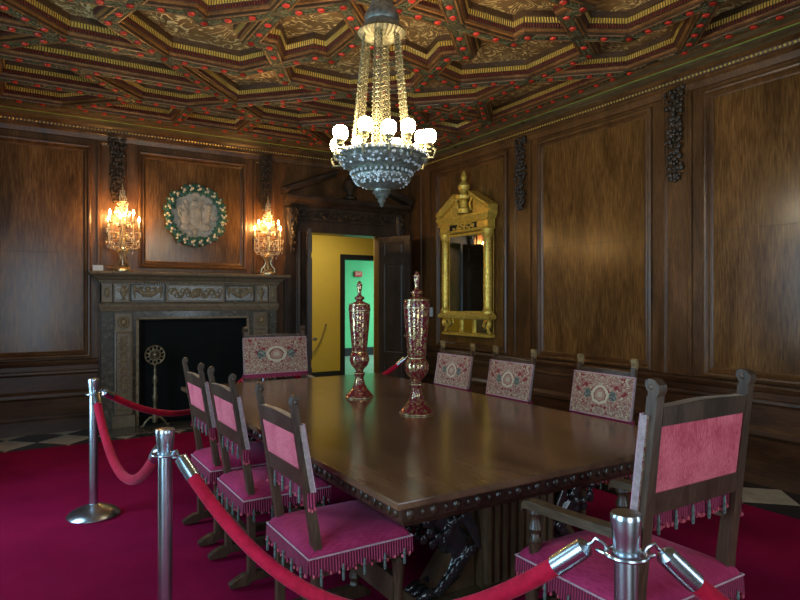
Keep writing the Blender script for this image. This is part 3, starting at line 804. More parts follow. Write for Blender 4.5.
# medallion
MD = thing('relief_roundel', 'round grey relief plaque framed by a green leaf and cream fruit wreath above the mantel', 'plaque', (1.95, YB - .03, 2.66))
mb = MB(); mb.lathe([(.30, 0), (.31, -.03), (.29, -.045), (.27, -.035), (.0, -.03)], n=48, axis='y'); mb.build('disc', 'stone_relief', MD)
mb = MB(); rnd = random.Random(11)
for (x, z, rx, rz) in ((0, -.02, .09, .15), (0, .15, .055, .06), (.13, .0, .06, .12), (-.13, -.02, .06, .12), (.1, -.15, .09, .06), (-.1, -.15, .09, .06), (.15, .12, .04, .05), (-.15, .12, .045, .05)):
    mb.ball((x, -.035, z), (rx, .03, rz), 0, 14, 8)
for k in range(60):
    a_ = rnd.uniform(0, 2 * pi); r_ = .25 * sqrt(rnd.random()); mb.ball((r_ * cos(a_), -.045, r_ * sin(a_)), (rnd.uniform(.012, .03), .02, rnd.uniform(.012, .035)), 0, 6, 4)
mb.build('relief', 'stone_relief', MD)
wr = MB()
for k in range(150):
    a_ = 2 * pi * k / 150 + rnd.uniform(-.02, .02); r_ = .345 + rnd.uniform(-.045, .05)
    rot = Matrix.Rotation(-(a_ + rnd.choice((.7, -.7, 0, 1.6))), 3, 'Y')
    wr.ball((r_ * cos(a_), -.05 + rnd.uniform(-.015, .01), r_ * sin(a_)), (.044, .012, .020), 0, 6, 4, rot)
wr.torus((0, -.03, 0), .345, .035, 40, 8, 0, 'y'); wr.build('wreath', 'wreath_leaf', MD)
for k in range(22):
    fr = MB(); a_ = 2 * pi * k / 22
    for dr, da in ((.0, 0), (.035, .06), (-.02, .07)):
        fr.ball(((.352 + dr) * cos(a_ + da), -.075, (.352 + dr) * sin(a_ + da)), .0205 if dr == 0 else .014, 0, 8, 6)
    fr.build('fruit', 'wreath_fruit', MD)

# ================================================================== CANDELABRA ON THE MANTEL
def candelabrum(label, loc):
    t = thing('candelabrum', label, 'candelabrum', loc, 0, 'crystal candelabra on the mantel')
    mb = MB(); mb.lathe([(.105, 0), (.105, .02), (.09, .03), (.085, .045), (.04, .06), (.03, .075)], n=18)
    for k in range(4):
        a_ = pi / 4 + k * pi / 2; c, s = cos(a_), sin(a_)
        mb.tube([(.10 * c, .10 * s, .03), (.095 * c, .095 * s, .08), (.06 * c, .06 * s, .11), (.035 * c, .035 * s, .16), (.05 * c, .05 * s, .21), (.075 * c, .075 * s, .235), (.06 * c, .06 * s, .26), (.04 * c, .04 * s, .245)], .008, 7)
    mb.build('base', 'gilt_bronze', t)
    mb = MB(); mb.lathe([(.012, .06), (.012, .16), (.03, .20), (.045, .24), (.03, .28), (.014, .31), (.022, .34), (.012, .38), (.012, .62), (.03, .66), (.012, .70), (.010, .80), (.026, .84), (.008, .88), (.018, .93), (.006, .97), (.012, 1.0), (.002, 1.09)], n=12); mb.build('stem', 'gilt_bronze', t)
    for k in range(6):
        a_ = k * pi / 3 + .25; c, s = cos(a_), sin(a_)
        R_ = .20 if k % 2 == 0 else .15; zc = .53 if k % 2 == 0 else .59
        am = MB(); am.tube([(.012 * c, .012 * s, .30), (.06 * c, .06 * s, .27), (R_ * .8 * c, R_ * .8 * s, .28), (R_ * c, R_ * s, .33), (R_ * c, R_ * s, zc - .02)], .0065, 7)
        am.tube([(.02 * c, .02 * s, .42), (.07 * c, .07 * s, .46), (.09 * c, .09 * s, .42), (.07 * c, .07 * s, .38)], .005, 6)
        am.lathe([(.008, 0), (.03, .012), (.034, .018), (.012, .022), (.014, .04)], (R_ * c, R_ * s, zc - .025), 12)
        a = am.build('arm', 'gilt_bronze', t)
        cm = MB(); cm.cyl((R_ * c, R_ * s, zc + .012), (R_ * c, R_ * s, zc + .085), .0105, None, 10); cm.build('candle', 'candle', a)
        bm_ = MB(); bm_.lathe([(.006, 0), (.012, .01), (.0145, .022), (.012, .036), (.006, .052), (.001, .064)], (R_ * c, R_ * s, zc + .086), 10); bm_.build('bulb', 'bulb', a)
    cr = MB(); rnd = random.Random(21)
    for z, R_, n in ((.29, .17, 14), (.34, .205, 16), (.40, .16, 14), (.46, .20, 14), (.74, .06, 8), (.79, .07, 8), (.70, .09, 10), (.82, .04, 8), (.88, .04, 8), (.95, .03, 6), (.56, .11, 8), (.25, .10, 10)):
        for k in range(n):
            a_ = 2 * pi * k / n + z * 7; q = R_ * rnd.uniform(.7, 1.1); cr.octa((q * cos(a_), q * sin(a_), z + rnd.uniform(-.025, .025)), (.010, .010, .024))
        cr.torus((0, 0, z + .024), R_ * .97, .003, 18, 4)
    cr.build('crystal_drops', 'crystal', t)['kind'] = 'stuff'
    l = bpy.data.lights.new('candle_glow', 'POINT'); l.energy = 17; l.color = (1, .50, .14); l.shadow_soft_size = .05
    lo = bpy.data.objects.new('candle_glow', l); COL.objects.link(lo); lo.location = (loc[0], loc[1] - .02, loc[2] + .68)
    return t
m, nt, b = mat('cut_crystal'); nt.links.new(ramp(nt, noise(nt, coords(nt), 60), [(.3, (.55, .48, .34)), (.7, (.85, .82, .75))]), b.inputs['Base Color']); setb(b, .08, .35, .9); M['crystal'] = m
candelabrum('lit crystal and gilt candelabrum on the left end of the mantel shelf', (1.055, 8.06, 1.906))
candelabrum('lit crystal and gilt candelabrum on the right end of the mantel shelf nearest the doorway', (2.88, 8.06, 1.906))

# ================================================================== GILT MIRROR
MR = thing('gilt_mirror', 'tall gilded pier mirror with broken pediment and urn finial on the right wall', 'mirror', (XR - .045, 6.67, 0), radians(90))
# local: +x runs along the wall away from camera..., -y? : rotate so local x = world y, local y = -world x (out of the wall is +y)
def mbx(mb, x0, x1, d0, d1, z0, z1, mi=0, bev=.006): mb.box((x0, d0, z0), (x1, d1, z1), mi, bev)
mb = MB(); mbx(mb, -.50, .50, -.012, 0, 1.08, 2.66, 0, .002); mb.build('backboard', 'dark_gold', MR)
mb = MB(); rs = [[(-.355 - i, h, 1.41 - i), (.355 + i, h, 1.41 - i), (.355 + i, h, 2.44 + i), (-.355 - i, h, 2.44 + i)] for i, h in ((-.0, .004), (0, .045), (.01, .058), (.03, .05), (.04, .055), (.045, .03))]
mb.rings(rs, 0)
for k in range(28):
    z = 1.375 + k * 1.08 / 27
    for sg in (-1, 1): mb.ball((sg * .376, .055, z), (.014, .012, .016), 0, 6, 4)
for k in range(16):
    for z in (1.39, 2.46): mb.ball((-.36 + k * .72 / 15, .055, z), (.016, .012, .014), 0, 6, 4)
mb.build('inner_frame', 'gold', MR)
mb = MB(); mb.box((-.353, -.003, 1.405), (.353, .003, 2.445)); lg = mb.build('looking_glass', 'dark_glass', MR); lg.location = (0, .04, 0); lg.rotation_euler = (0, 0, radians(6))
mb = MB(); mbx(mb, -.47, .47, .028, .036, 1.12, 1.30, 0, 0); mb.build('lower_glass', 'dark_glass', MR)
for sg in (-1, 1):
    mb = MB(); n = 12
    mb.lathe([(.075, 1.38), (.075, 1.41), (.058, 1.43), (.052, 1.47), (.060, 1.7), (.056, 2.0), (.050, 2.36), (.056, 2.37), (.052, 2.39), (.07, 2.42), (.08, 2.47), (.085, 2.49)], (sg * .465, .07, 0), 16)
    mb.build('column', 'gold', MR)
mb = MB()
rsw = lambda prof: [[(-x, .0, z), (-x, d, z), (x, d, z), (x, .0, z)] for x, d, z in prof]
mb.rings(rsw([(.53, .12, 2.49), (.54, .13, 2.50), (.53, .12, 2.52), (.53, .12, 2.62), (.545, .13, 2.63), (.57, .15, 2.67), (.58, .16, 2.69), (.58, .16, 2.72)]), 0, True, True)
for k in range(27): x = -.54 + k * .0415; mb.box((x - .012, .13, 2.60), (x + .012, .155, 2.63))
for sg in (-1, 1):                                     # rakes
    PR = [(0, 0), (.12, 0), (.16, .04), (.16, .075), (0, .09)]
    mb.rings([[(sg * .58, h, 2.72 + z) for h, z in PR], [(sg * .17, h, 2.95 + z) for h, z in PR]], 0, True, True)
    mb.prism([(sg * .55, 2.72), (sg * .17, 2.72), (sg * .17, 2.95)], lambda a, b_: (a, .08, b_), lambda a, b_: (a, .0, b_))
mb.build('pediment', 'gold', MR)
mb = MB(); rnd = random.Random(9)
for k in range(34):
    t = rnd.uniform(-1, 1); mb.ball((t * .24, .128, 2.57 + rnd.uniform(-.045, .045) * (1 - abs(t) * .4)), (.025, .02, .018), 0, 6, 4)
mb.build('frieze_ornament', 'gold', MR)
mb = MB(); mb.box((-.30, .11, 2.525), (.30, .124, 2.615)); mb.build('frieze_panel', 'iron', MR)
mb = MB(); mb.lathe([(.10, 2.74), (.10, 2.80), (.06, 2.82), (.055, 2.92), (.11, 2.94), (.12, 2.98), (.06, 3.0), (.05, 3.03), (.08, 3.08), (.085, 3.12), (.04, 3.17), (.03, 3.2), (.045, 3.24), (.03, 3.28), (.008, 3.33)], (0, .10, 0), 16)
for sg in (-1, 1): mb.tube([(sg * .1, .1, 2.95), (sg * .15, .1, 3.0), (sg * .17, .1, 2.93), (sg * .13, .1, 2.88), (sg * .14, .1, 2.8), (sg * .19, .1, 2.77)], .016, 7)
mb.build('urn_finial', 'gold', MR)
mb = MB()                                              # lower shelf with scroll feet
mb.rings(rsw([(.52, .10, 1.30), (.55, .14, 1.31), (.56, .15, 1.34), (.54, .13, 1.36), (.52, .11, 1.385)]), 0, True, True)
mb.rings(rsw([(.50, .05, 1.06), (.53, .09, 1.07), (.53, .09, 1.10), (.50, .05, 1.115)]), 0, True, True)
for x in (-.14, .14): mb.box((x - .018, .03, 1.115), (x + .018, .055, 1.30))
for sg in (-1, 1):
    mb.tube([(sg * .50, .05, 1.30), (sg * .40, .06, 1.28), (sg * .37, .06, 1.22), (sg * .42, .06, 1.19), (sg * .44, .06, 1.23), (sg * .47, .06, 1.14), (sg * .50, .05, 1.12)], .022, 8)
    mb.ball((sg * .50, .07, 1.24), (.03, .04, .06), 0)
mb.build('shelf', 'gold', MR)

# switch plate
mb = MB(); mb.box((XR - .065, 7.60 - .04, 1.31), (XR - .03, 7.60 + .04, 1.45), 0, .006); mb.box((XR - .072, 7.59, 1.36), (XR - .063, 7.61, 1.40), 0)
tag(mb.build('switch_plate', 'plastic'), 'small ivory wall switch plate beside the corner right of the door', 'switch')

# ================================================================== CHANDELIER
CH = thing('chandelier', 'large silver bowl chandelier with lit white globes hanging on ornate chains from the ceiling', 'chandelier', (2.075, 3.58, 0))
mb = MB(); mb.lathe([(.02, 4.06), (.05, 4.05), (.05, 3.98), (.02, 3.9), (.022, 3.72), (.06, 3.70), (.065, 3.66), (.05, 3.63), (.055, 3.60), (.075, 3.585), (.07, 3.56), (.085, 3.53), (.115, 3.48), (.12, 3.45), (.112, 3.43), (.13, 3.40), (.135, 3.38)], n=28)
mb.build('ceiling_cap', 'silver', CH)
mb = MB(); n = 28; rs = []
for r, z, fl in ((.135, 3.385, 0), (.155, 3.375, .3), (.158, 3.36, 1), (.13, 3.335, 1), (.08, 3.315, 1), (.02, 3.32, .3)):
    rs.append([((r + fl * .006 * (k % 2)) * cos(pi * k / n), (r + fl * .006 * (k % 2)) * sin(pi * k / n), z - fl * .006 * (k % 2)) for k in range(2 * n)])
mb.rings(rs, 0, True, True, True); mb.build('fluted_dish', 'silver_gilt', CH)
for k in range(6):
    a_ = k * pi / 3 + radians(50); c, s = cos(a_), sin(a_); tv = Vector((-s, c, 0))
    p0 = Vector((.125 * c, .125 * s, 3.345)); p1 = Vector((.205 * c, .205 * s, 2.54))
    mb = MB(); N = 26; d = (p1 - p0).normalized()
    for sg in (-1, 1): mb.tube([p0 + tv * sg * .022, p1 + tv * sg * .027], .0045, 5)
    for i in range(N):
        q = p0.lerp(p1, (i + .5) / N); wv = .022 + .005 * i / N
        mb.tube([q + tv * wv * .8 * cos(t * pi / 4) + d * .0135 * sin(t * pi / 4) for t in range(8)], .0042, 4, 0, True, True)
        mb.ball(q, .0065, 0, 6, 4)
        for sg in (-1, 1): mb.ball(q + tv * sg * (wv + .005) + d * .014, .0062, 0, 5, 3)
    mb.build('suspension_chain', 'silver_gilt', CH)
mb = MB()
ZB = lambda z: 2.55 - (2.55 - z) * .82
mb.lathe([(r_, ZB(z_)) for r_, z_ in [(.255, 2.55), (.275, 2.555), (.30, 2.54), (.305, 2.515), (.285, 2.50), (.290, 2.48), (.275, 2.45), (.235, 2.42), (.20, 2.405), (.205, 2.39), (.19, 2.375), (.20, 2.355), (.195, 2.33), (.165, 2.295), (.11, 2.265), (.06, 2.25), (.055, 2.235), (.065, 2.225), (.04, 2.20), (.045, 2.19), (.022, 2.17), (.03, 2.16), (.012, 2.135), (.016, 2.122), (.002, 2.105)]], n=40)
mb.build('bowl', 'silver', CH)
mb = MB(); rnd = random.Random(2)
def belt(z, R_, n, rr, mi=0):
    for k in range(n):
        a_ = 2 * pi * (k + .5 * (int(z * 1000) % 2)) / n; mb.ball((R_ * cos(a_), R_ * sin(a_), ZB(z)), rr, mi, 6, 4)
belt(2.525, .307, 48, (.012, .012, .014)); belt(2.38, .207, 36, (.010, .010, .012))
for k in range(240):
    a_ = rnd.uniform(0, 2 * pi); t = rnd.random(); z = 2.43 + .065 * t; R_ = .25 + .042 * t
    mb.ball((R_ * cos(a_), R_ * sin(a_), ZB(z)), (rnd.uniform(.006, .014), rnd.uniform(.006, .014), rnd.uniform(.005, .013)), 0, 6, 4)
for k in range(190):
    a_ = rnd.uniform(0, 2 * pi); t = rnd.random(); z = 2.285 + .07 * t; R_ = .15 + .05 * t ** .6
    mb.ball((R_ * cos(a_), R_ * sin(a_), ZB(z)), (rnd.uniform(.005, .012), rnd.uniform(.005, .012), rnd.uniform(.005, .012)), 0, 6, 4)
mb.build('bowl_chasing', 'chased', CH)['kind'] = 'stuff'
for k in range(12):
    a_ = 2 * pi * k / 12 + .13; c, s = cos(a_), sin(a_); R_ = .335 if k % 2 == 0 else .275; zt = 2.575 if k % 2 == 0 else 2.615
    am = MB(); am.tube([(.27 * c, .27 * s, 2.54), ((R_ + .02) * c, (R_ + .02) * s, 2.53), ((R_ + .03) * c, (R_ + .03) * s, 2.57), (R_ * c, R_ * s, 2.565), (R_ * c, R_ * s, zt)], .008, 7)
    am.tube([(.28 * c, .28 * s, 2.49), ((R_ + .03) * c, (R_ + .03) * s, 2.49), ((R_ + .045) * c, (R_ + .045) * s, 2.54), ((R_ + .01) * c, (R_ + .01) * s, 2.56)], .008, 6)
    am.lathe([(.012, -.03), (.026, -.02), (.018, -.005), (.03, .005), (.03, .012), (.02, .014)], (R_ * c, R_ * s, zt), 12)
    a = am.build('lamp_arm', 'silver_gilt', CH)
    g = MB(); g.lathe([(.02, .0), (.036, .010), (.046, .030), (.048, .052), (.043, .072), (.031, .086), (.013, .092)], (R_ * c, R_ * s, zt + .012), 18)
    g.build('globe', 'globe', a)

# ================================================================== TABLE
TX0, TX1, TY0, TY1, TZ = 1.23, 3.25, 2.0, 5.72, .78
TB = thing('dining_table', 'long polished dark walnut refectory table with carved edge and carved beast supports', 'table', ((TX0 + TX1) / 2, (TY0 + TY1) / 2, 0))
hx, hy = (TX1 - TX0) / 2, (TY1 - TY0) / 2
def rrings(mb, prof, mi=0, c0=True, c1=True):
    mb.rings([[(-hx + i, -hy + i, z), (hx - i, -hy + i, z), (hx - i, hy - i, z), (-hx + i, hy - i, z)] for i, z in prof], mi, c0, c1)
mb = MB(); rrings(mb, [(.012, TZ - .034), (.002, TZ - .030), (0, TZ - .024), (0, TZ - .006), (.002, TZ - .001), (.006, TZ)]); mb.build('tabletop', 'table_top', TB)
mb = MB(); rrings(mb, [(.08, TZ - .13), (.07, TZ - .122), (.066, TZ - .11), (.05, TZ - .10), (.045, TZ - .045), (.02, TZ - .036), (.02, TZ - .034)])
E_ = [(-hx, -hy, hx, -hy), (hx, -hy, hx, hy), (hx, hy, -hx, hy), (-hx, hy, -hx, -hy)]
for ax, ay, bx, by in E_:
    L = math.dist((ax, ay), (bx, by)); n = round(L / .062); dx, dy = (bx - ax) / L, (by - ay) / L; nx, ny = -dy, dx
    for k in range(n):
        t = .06 + (L - .12) * (k + .5) / n; x, y = ax + dx * t + nx * .046, ay + dy * t + ny * .046
        e_, h_ = (.020, .025) if k % 2 == 0 else (.011, .018)
        mb.ball((x, y, TZ - .072), (e_ if dx else .011, .011 if dx else e_, h_), 0, 10, 6)
mb.build('carved_edge', 'table_wood', TB)
# two end supports: fluted pedestal between crouching winged beasts
for sg in (-1, 1):
    yc = sg * (hy - .52)
    pd = MB(); N = 9
    for k in range(N):
        x = -.24 + .48 * (k + .5) / N
        pd.cyl((x, yc - .10, .12), (x, yc - .10, .60), .027, .029, 8); pd.cyl((x, yc + .10, .12), (x, yc + .10, .60), .027, .029, 8)
    pd.box((-.25, yc - .10, .10), (.25, yc + .10, .62)); pd.box((-.42, yc - .15, .60), (.42, yc + .15, .66), 0, .01)
    pd.box((-.58, yc - .15, .012), (.58, yc + .15, .10), 0, .02)
    s_ = pd.build('pedestal', 'flute_wood', TB)
    for sx in (-1, 1):
        g = MB(); X = lambda d: sx * (.26 + d)
        def el(d, z, r, dy=0): g.ball((X(d), yc + dy, z), r, 0, 12, 8)
        def curl(d, z, dy, R_=.022, ax='y'):
            g.torus((X(d), yc + dy, z), R_, .010, 12, 6, 0, ax); el(d, z, (.012, .014, .012), dy)
        bd = MB()
        bd.prism([(X(.0), .10), (X(.32), .10), (X(.22), .22), (X(.12), .34), (X(.18), .46), (X(.30), .60), (X(.0), .60)], lambda a, b_: (a, yc - .05, b_), lambda a, b_: (a, yc + .05, b_))
        bd.build('bracket', 'flute_wood', TB)
        P_ = [(.22, .50), (.17, .42), (.10, .34), (.09, .26), (.13, .19), (.20, .145), (.26, .13)]
        g.tube([(X(a), yc, z) for a, z in P_], [.075, .085, .085, .075, .07, .06, .045], 14)
        el(.24, .52, (.08, .075, .085)); el(.31, .50, (.05, .055, .045)); el(.335, .47, (.03, .04, .025)); el(.325, .53, (.025, .03, .02))
        for dy in (-.04, .04): el(.295, .55, (.025, .022, .022), dy); el(.21, .595, (.025, .02, .03), dy * 1.5)
        for dy in (-.05, 0, .05): el(.29, .125, (.05, .028, .03), dy); el(.335, .118, (.02, .018, .018), dy)
        for dyy in (-1, 1):
            for ring_, (R0, nn) in enumerate(((.085, 9), (.125, 12))):      # mane around the face
                for k in range(nn):
                    a_ = 2 * pi * k / nn + ring_ * .3; dd, zz = .235 + R0 * cos(a_), .49 + R0 * sin(a_)
                    if zz < .63 and dd < .345: curl(dd, zz, dyy * (.088 - .02 * ring_), .017)
            for k in range(16):                                              # scaled wing
                q = k / 15; 
                for row in range(3): el(.02 + .10 * q - row * .012, .40 + .17 * q - .045 * row, (.018, .014, .020), dyy * .085)
            for k in range(7): curl(.05 + .03 * k, .30 - .028 * k, dyy * (.085 - .003 * k), .020)
        voxel(g.build('carved_beast', 'beast_wood', TB), .006, 1)
mb = MB(); mb.box((-.09, -hy + .66, .10), (.09, hy - .66, .18), 0, .012); mb.build('stretcher', 'table_wood', TB)
for q in (1,): mb = MB(); mb.box((-.45, -hy + .35, TZ - .19), (-.37, hy - .35, TZ - .12)); mb.build('bearer', 'table_wood', TB); mb = MB(); mb.box((.37, -hy + .35, TZ - .19), (.45, hy - .35, TZ - .12)); mb.build('bearer', 'table_wood', TB)

# ================================================================== COVERED GOBLETS
def goblet(label, loc, k):
    t = thing('covered_goblet', label, 'goblet', loc, k, 'ruby glass covered goblets on the table'); u = .00186
    prof = [(555, 60), (550, 61), (540, 55), (522, 38), (500, 26), (470, 18), (458, 22), (450, 24), (442, 15), (430, 22), (415, 36), (395, 43), (380, 43), (365, 37), (356, 29), (346, 33), (330, 35), (250, 42), (190, 46), (180, 46), (176, 43)]
    k_ = 1.03 if k == 0 else .985
    mb = MB(); mb.lathe([(r * u * k_, (555 - y) * u * k_) for y, r in prof], n=28); mb.build('cup', 'vase', t)
    prof = [(178, 43), (174, 48), (168, 48), (160, 47), (150, 45), (143, 34), (136, 17), (130, 14), (124, 22), (117, 21), (110, 10), (102, 7), (90, 9), (72, 12), (60, 12), (54, 7), (50, 8), (45, 1)]
    mb = MB(); mb.lathe([(r * u * k_, (555 - y) * u * k_) for y, r in prof], n=28); mb.build('lid', 'vase', t)
    for y, r in ((356, 30), (176, 47), (148, 44), (450, 24), (552, 61)):
        mb = MB(); mb.torus((0, 0, (555 - y) * u * k_), r * u * k_, .0035, 28, 6); mb.build('gilt_band', 'gilt_bronze', t)
goblet('ruby red and gilt covered goblet on the table, the one nearer the camera', (2.325, 3.53, TZ), 0)
goblet('ruby red and gilt covered goblet on the table, the farther one before the doorway', (2.32, 4.36, TZ), 1.1)

# ================================================================== CHAIRS  (local: back at x=0, faces +x)
def fringe_strip(mb, p0, p1, z0, depth, scallop, out=(0, 0)):
    p0, p1 = Vector(p0), Vector(p1); L = (p1 - p0).length; n = max(6, int(L / .008)); vs = []; uv = []
    for k in range(n + 1):
        t = k / n; q = p0.lerp(p1, t)
        dz = depth * (.72 + .28 * abs(sin(pi * t * L / scallop)))
        vs += [(q.x, q.y, z0), (q.x + out[0] * .006, q.y + out[1] * .006, z0 - dz)]; uv.append(t * L)
    fs = [(2 * k, 2 * k + 1, 2 * k + 3, 2 * k + 2) for k in range(n)]
    mb.add(vs, fs, 0, False, [[(uv[k], 1), (uv[k], 0), (uv[k + 1], 0), (uv[k + 1], 1)] for k in range(n)])
    for k in range(int(L / scallop * 2)):
        q = p0.lerp(p1, (k + .5) / int(L / scallop * 2)); mb.ball((q.x + out[0] * .008, q.y + out[1] * .008, z0 - depth * (.98 if k % 2 else .9)), (.006, .006, .009), 1, 5, 4)
tas_me = None
def tassel(parent, p):
    global tas_me
    if tas_me is None:
        mb = MB(); mb.lathe([(.002, 0), (.005, -.005), (.004, -.015), (.0075, -.022), (.005, -.03), (.007, -.05), (.006, -.068), (.003, -.072)], n=8); o = mb.build('tassel', 'tassel', parent); tas_me = o.data
    else:
        o = bpy.data.objects.new('tassel', tas_me); COL.objects.link(o); o.parent = parent
    o.location = p
def chair(W, D, HT, arms, tap, cz0, cz1):
    """W seat width, D depth, HT post height, cz0-cz1 back cloth"""
    name = 'armchair' if arms else 'side_chair'
    t = thing(name, 'x', 'chair'); h = W / 2; pw = .046 if not arms else .052; pd = .036 if not arms else .05
    SZ = .50; rake = -.11 if not arms else -.09; TD = .09 if not arms else .11
    zr = lambda z: .045 + rake * max(0, (z - SZ)) / (HT - SZ)          # x of the back post at height z
    for sg in (-1, 1):
        yo, yi = sg * (h - .012), sg * (h - .012 - pw)
        y0, y1 = min(yo, yi), max(yo, yi)
        mb = MB(); rs = []
        for z in (.06, SZ - .05, SZ + .05, cz1 + .07, HT - .055):
            x = zr(z); q = .007 if z > HT - .1 else 0; rs.append([(x - pd / 2 + q * .6, y0 + q, z), (x + pd / 2 - q * .6, y0 + q, z), (x + pd / 2 - q * .6, y1 - q, z), (x - pd / 2 + q * .6, y1 - q, z)])
        mb.rings(rs, 0, True, True); p = mb.build('back_post', 'chair_wood', t)
        mb = MB(); x = zr(HT - .04); f = .68 if arms else .56          # carved scroll finial
        pf = [(-.5, -.045), (.5, -.045), (.56, -.038), (.45, -.03), (.55, -.008), (.85, .012), (.80, .035), (.35, .045), (-.3, .04), (-.75, .02), (-.8, -.005), (-.5, -.03), (-.45, -.038)]
        mb.prism([(x + a * pd * f, HT - .032 + b_ * .8) for a, b_ in pf], lambda a, b_: (a, y0 + .005, b_), lambda a, b_: (a, y1 - .005, b_))
        for q in (y0 + .005, y1 - .005): mb.ball((x + .004, q, HT - .024), (.010, .004, .010), 0, 10, 5)
        mb.build('finial', 'chair_wood', p)
    yi = h - .012 - pw + .003
    def rail(z0, z1, top=False):
        mb = MB(); th = pd * .42
        rs = []
        N = 8
        for k in range(N + 1):
            y = -yi + 2 * yi * k / N; zt = z1 + (.004 * cos((k / N - .5) * pi * 2) if top else 0)
            rs.append([(zr(z0) - th, y, z0), (zr(z0) + th, y, z0), (zr(zt) + th, y, zt), (zr(zt) - th, y, zt)])
        mb.rings(rs, 0, True, True)
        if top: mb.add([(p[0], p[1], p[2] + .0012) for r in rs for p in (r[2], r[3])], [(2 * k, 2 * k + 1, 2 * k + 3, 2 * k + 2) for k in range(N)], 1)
        mb.build('top_rail' if top else 'lower_rail', ['chair_wood', 'daylit_top'], t)
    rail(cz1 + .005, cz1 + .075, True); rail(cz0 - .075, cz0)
    # upholstered back: velvet behind, tapestry in front
    mb = MB(); rs = []
    def slab(x_off0, x_off1, ya, za, zb, puff):
        N = 8; a = []; b_ = []
        for i in range(N + 1):
            for j in range(N + 1):
                u, v = i / N, j / N; y = -ya + 2 * ya * u; z = za + (zb - za) * v
                pf_ = puff * (4 * u * (1 - u)) ** .4 * (4 * v * (1 - v)) ** .4
                a.append((zr(z) + x_off0, y, z)); b_.append((zr(z) + x_off1 + pf_, y, z))
        return N, a, b_
    def slab_mesh(x0, x1, ya, za, zb, puff):
        mb = MB(); N, a, b_ = slab(x0, x1, ya, za, zb, puff); n1 = N + 1
        q = [(i * n1 + j, (i + 1) * n1 + j, (i + 1) * n1 + j + 1, i * n1 + j + 1) for i in range(N) for j in range(N)]
        mb.add(a, q, 0, True); mb.add(b_, q, 0, True)
        bd = [j for j in range(n1)] + [i * n1 + N for i in range(1, n1)] + [N * n1 + j for j in range(N - 1, -1, -1)] + [i * n1 for i in range(N - 1, 0, -1)]
        mb.rings([[a[k] for k in bd], [b_[k] for k in bd]], 1, False, False, False)
        return mb
    slab_mesh(.002, -pd * .3, yi, cz0, cz1 + .006, -.006).build('back_velvet', ['back_velvet', 'back_velvet'], t)
    up = slab_mesh(.004, pd * .5 + .004, h - .008, cz0 - TD, cz1 + .045, .012).build('back_tapestry', [tap, 'tapestry_edge'], t)
    mb = MB(); pts_ = [(zr(z) + pd * .5 + .006, y, z) for y, z in ((-h + .01, cz0 - TD), (h - .01, cz0 - TD), (h - .01, cz1 + .045), (-h + .01, cz1 + .045))]
    mb.tube(pts_, .005, 6, 0, True, True); mb.build('back_piping', 'piping', t)
    mb = MB(); zf = cz0 - TD; fringe_strip(mb, (zr(zf) + pd * .5 + .006, -h + .01, 0), (zr(zf) + pd * .5 + .006, h - .01, 0), zf, .05, .05); [fringe_strip(mb, (zr(zf) + pd * .5 + .006, q * (h - .006), 0), (zr(zf) - pd * .4, q * (h - .006), 0), zf, .075, .02, (0, q)) for q in (-1, 1)]; mb.build('front_fringe', ['fringe', 'back_velvet'], t)
    mb = MB(); fringe_strip(mb, (zr(cz0 - .07) + .004, -yi, 0), (zr(cz0 - .07) + .004, yi, 0), cz0 - .072, .07, .06); fr_ = mb.build('back_fringe', ['fringe', 'back_velvet'], t)
    nt_ = 4 if not arms else 5
    for k in range(nt_): tassel(fr_, (zr(cz0 - .07) - .006, -yi + 2 * yi * (k + .5) / nt_, cz0 - .085))
    # seat
    mb = MB(); x0, x1 = -.005, D; rs = []
    for i, z in ((.0, SZ - .075), (0, SZ - .03), (.004, SZ - .012), (.02, SZ + .006), (.06, SZ + .022), (.14, SZ + .033)):
        ring = []
        for cx_, cy_, a0 in ((x1 - i, h - i, 0), (x0 + i, h - i, pi / 2), (x0 + i, -h + i, pi), (x1 - i, -h + i, 3 * pi / 2)):
            rr = .025
            for q in range(4):
                a_ = a0 + q * pi / 6; sx_ = 1 if cx_ > (x0 + x1) / 2 else -1; sy_ = 1 if cy_ > 0 else -1
                ring.append((cx_ - sx_ * rr + rr * cos(a_), cy_ - sy_ * rr + rr * sin(a_), z))
        rs.append(ring)
    mb.rings(rs, 0, True, True, True); mb.build('seat', 'seat_velvet', t, 60)
    mb = MB(); e = .003; cs = [(x0 - e, -h - e), (x1 + e, -h - e), (x1 + e, h + e), (x0 - e, h + e)]
    mb.tube([(a, b_, SZ - .028) for a, b_ in cs], .0045, 6, 0, True, True); mb.build('seat_piping', 'piping', t)
    mb = MB()
    nrm = [(0, -1), (1, 0), (0, 1), (-1, 0)]
    for k in range(4): fringe_strip(mb, (*cs[k], 0), (*cs[(k + 1) % 4], 0), SZ - .032, .075, .075, nrm[k])
    fr_ = mb.build('seat_fringe', ['fringe', 'back_velvet'], t)
    for k in range(4):
        a, b_ = Vector(cs[k]), Vector(cs[(k + 1) % 4]); n = 5 if (b_ - a).length > .4 else 4
        for q in range(n):
            p = a.lerp(b_, (q + .5) / n); tassel(fr_, (p.x + nrm[k][0] * .014, p.y + nrm[k][1] * .014, SZ - .07))
    # seat frame, legs, sled feet, stretchers
    mb = MB(); mb.box((.02, -h + .015, SZ - .12), (D - .02, h - .015, SZ - .06)); mb.build('seat_frame', 'chair_wood', t)
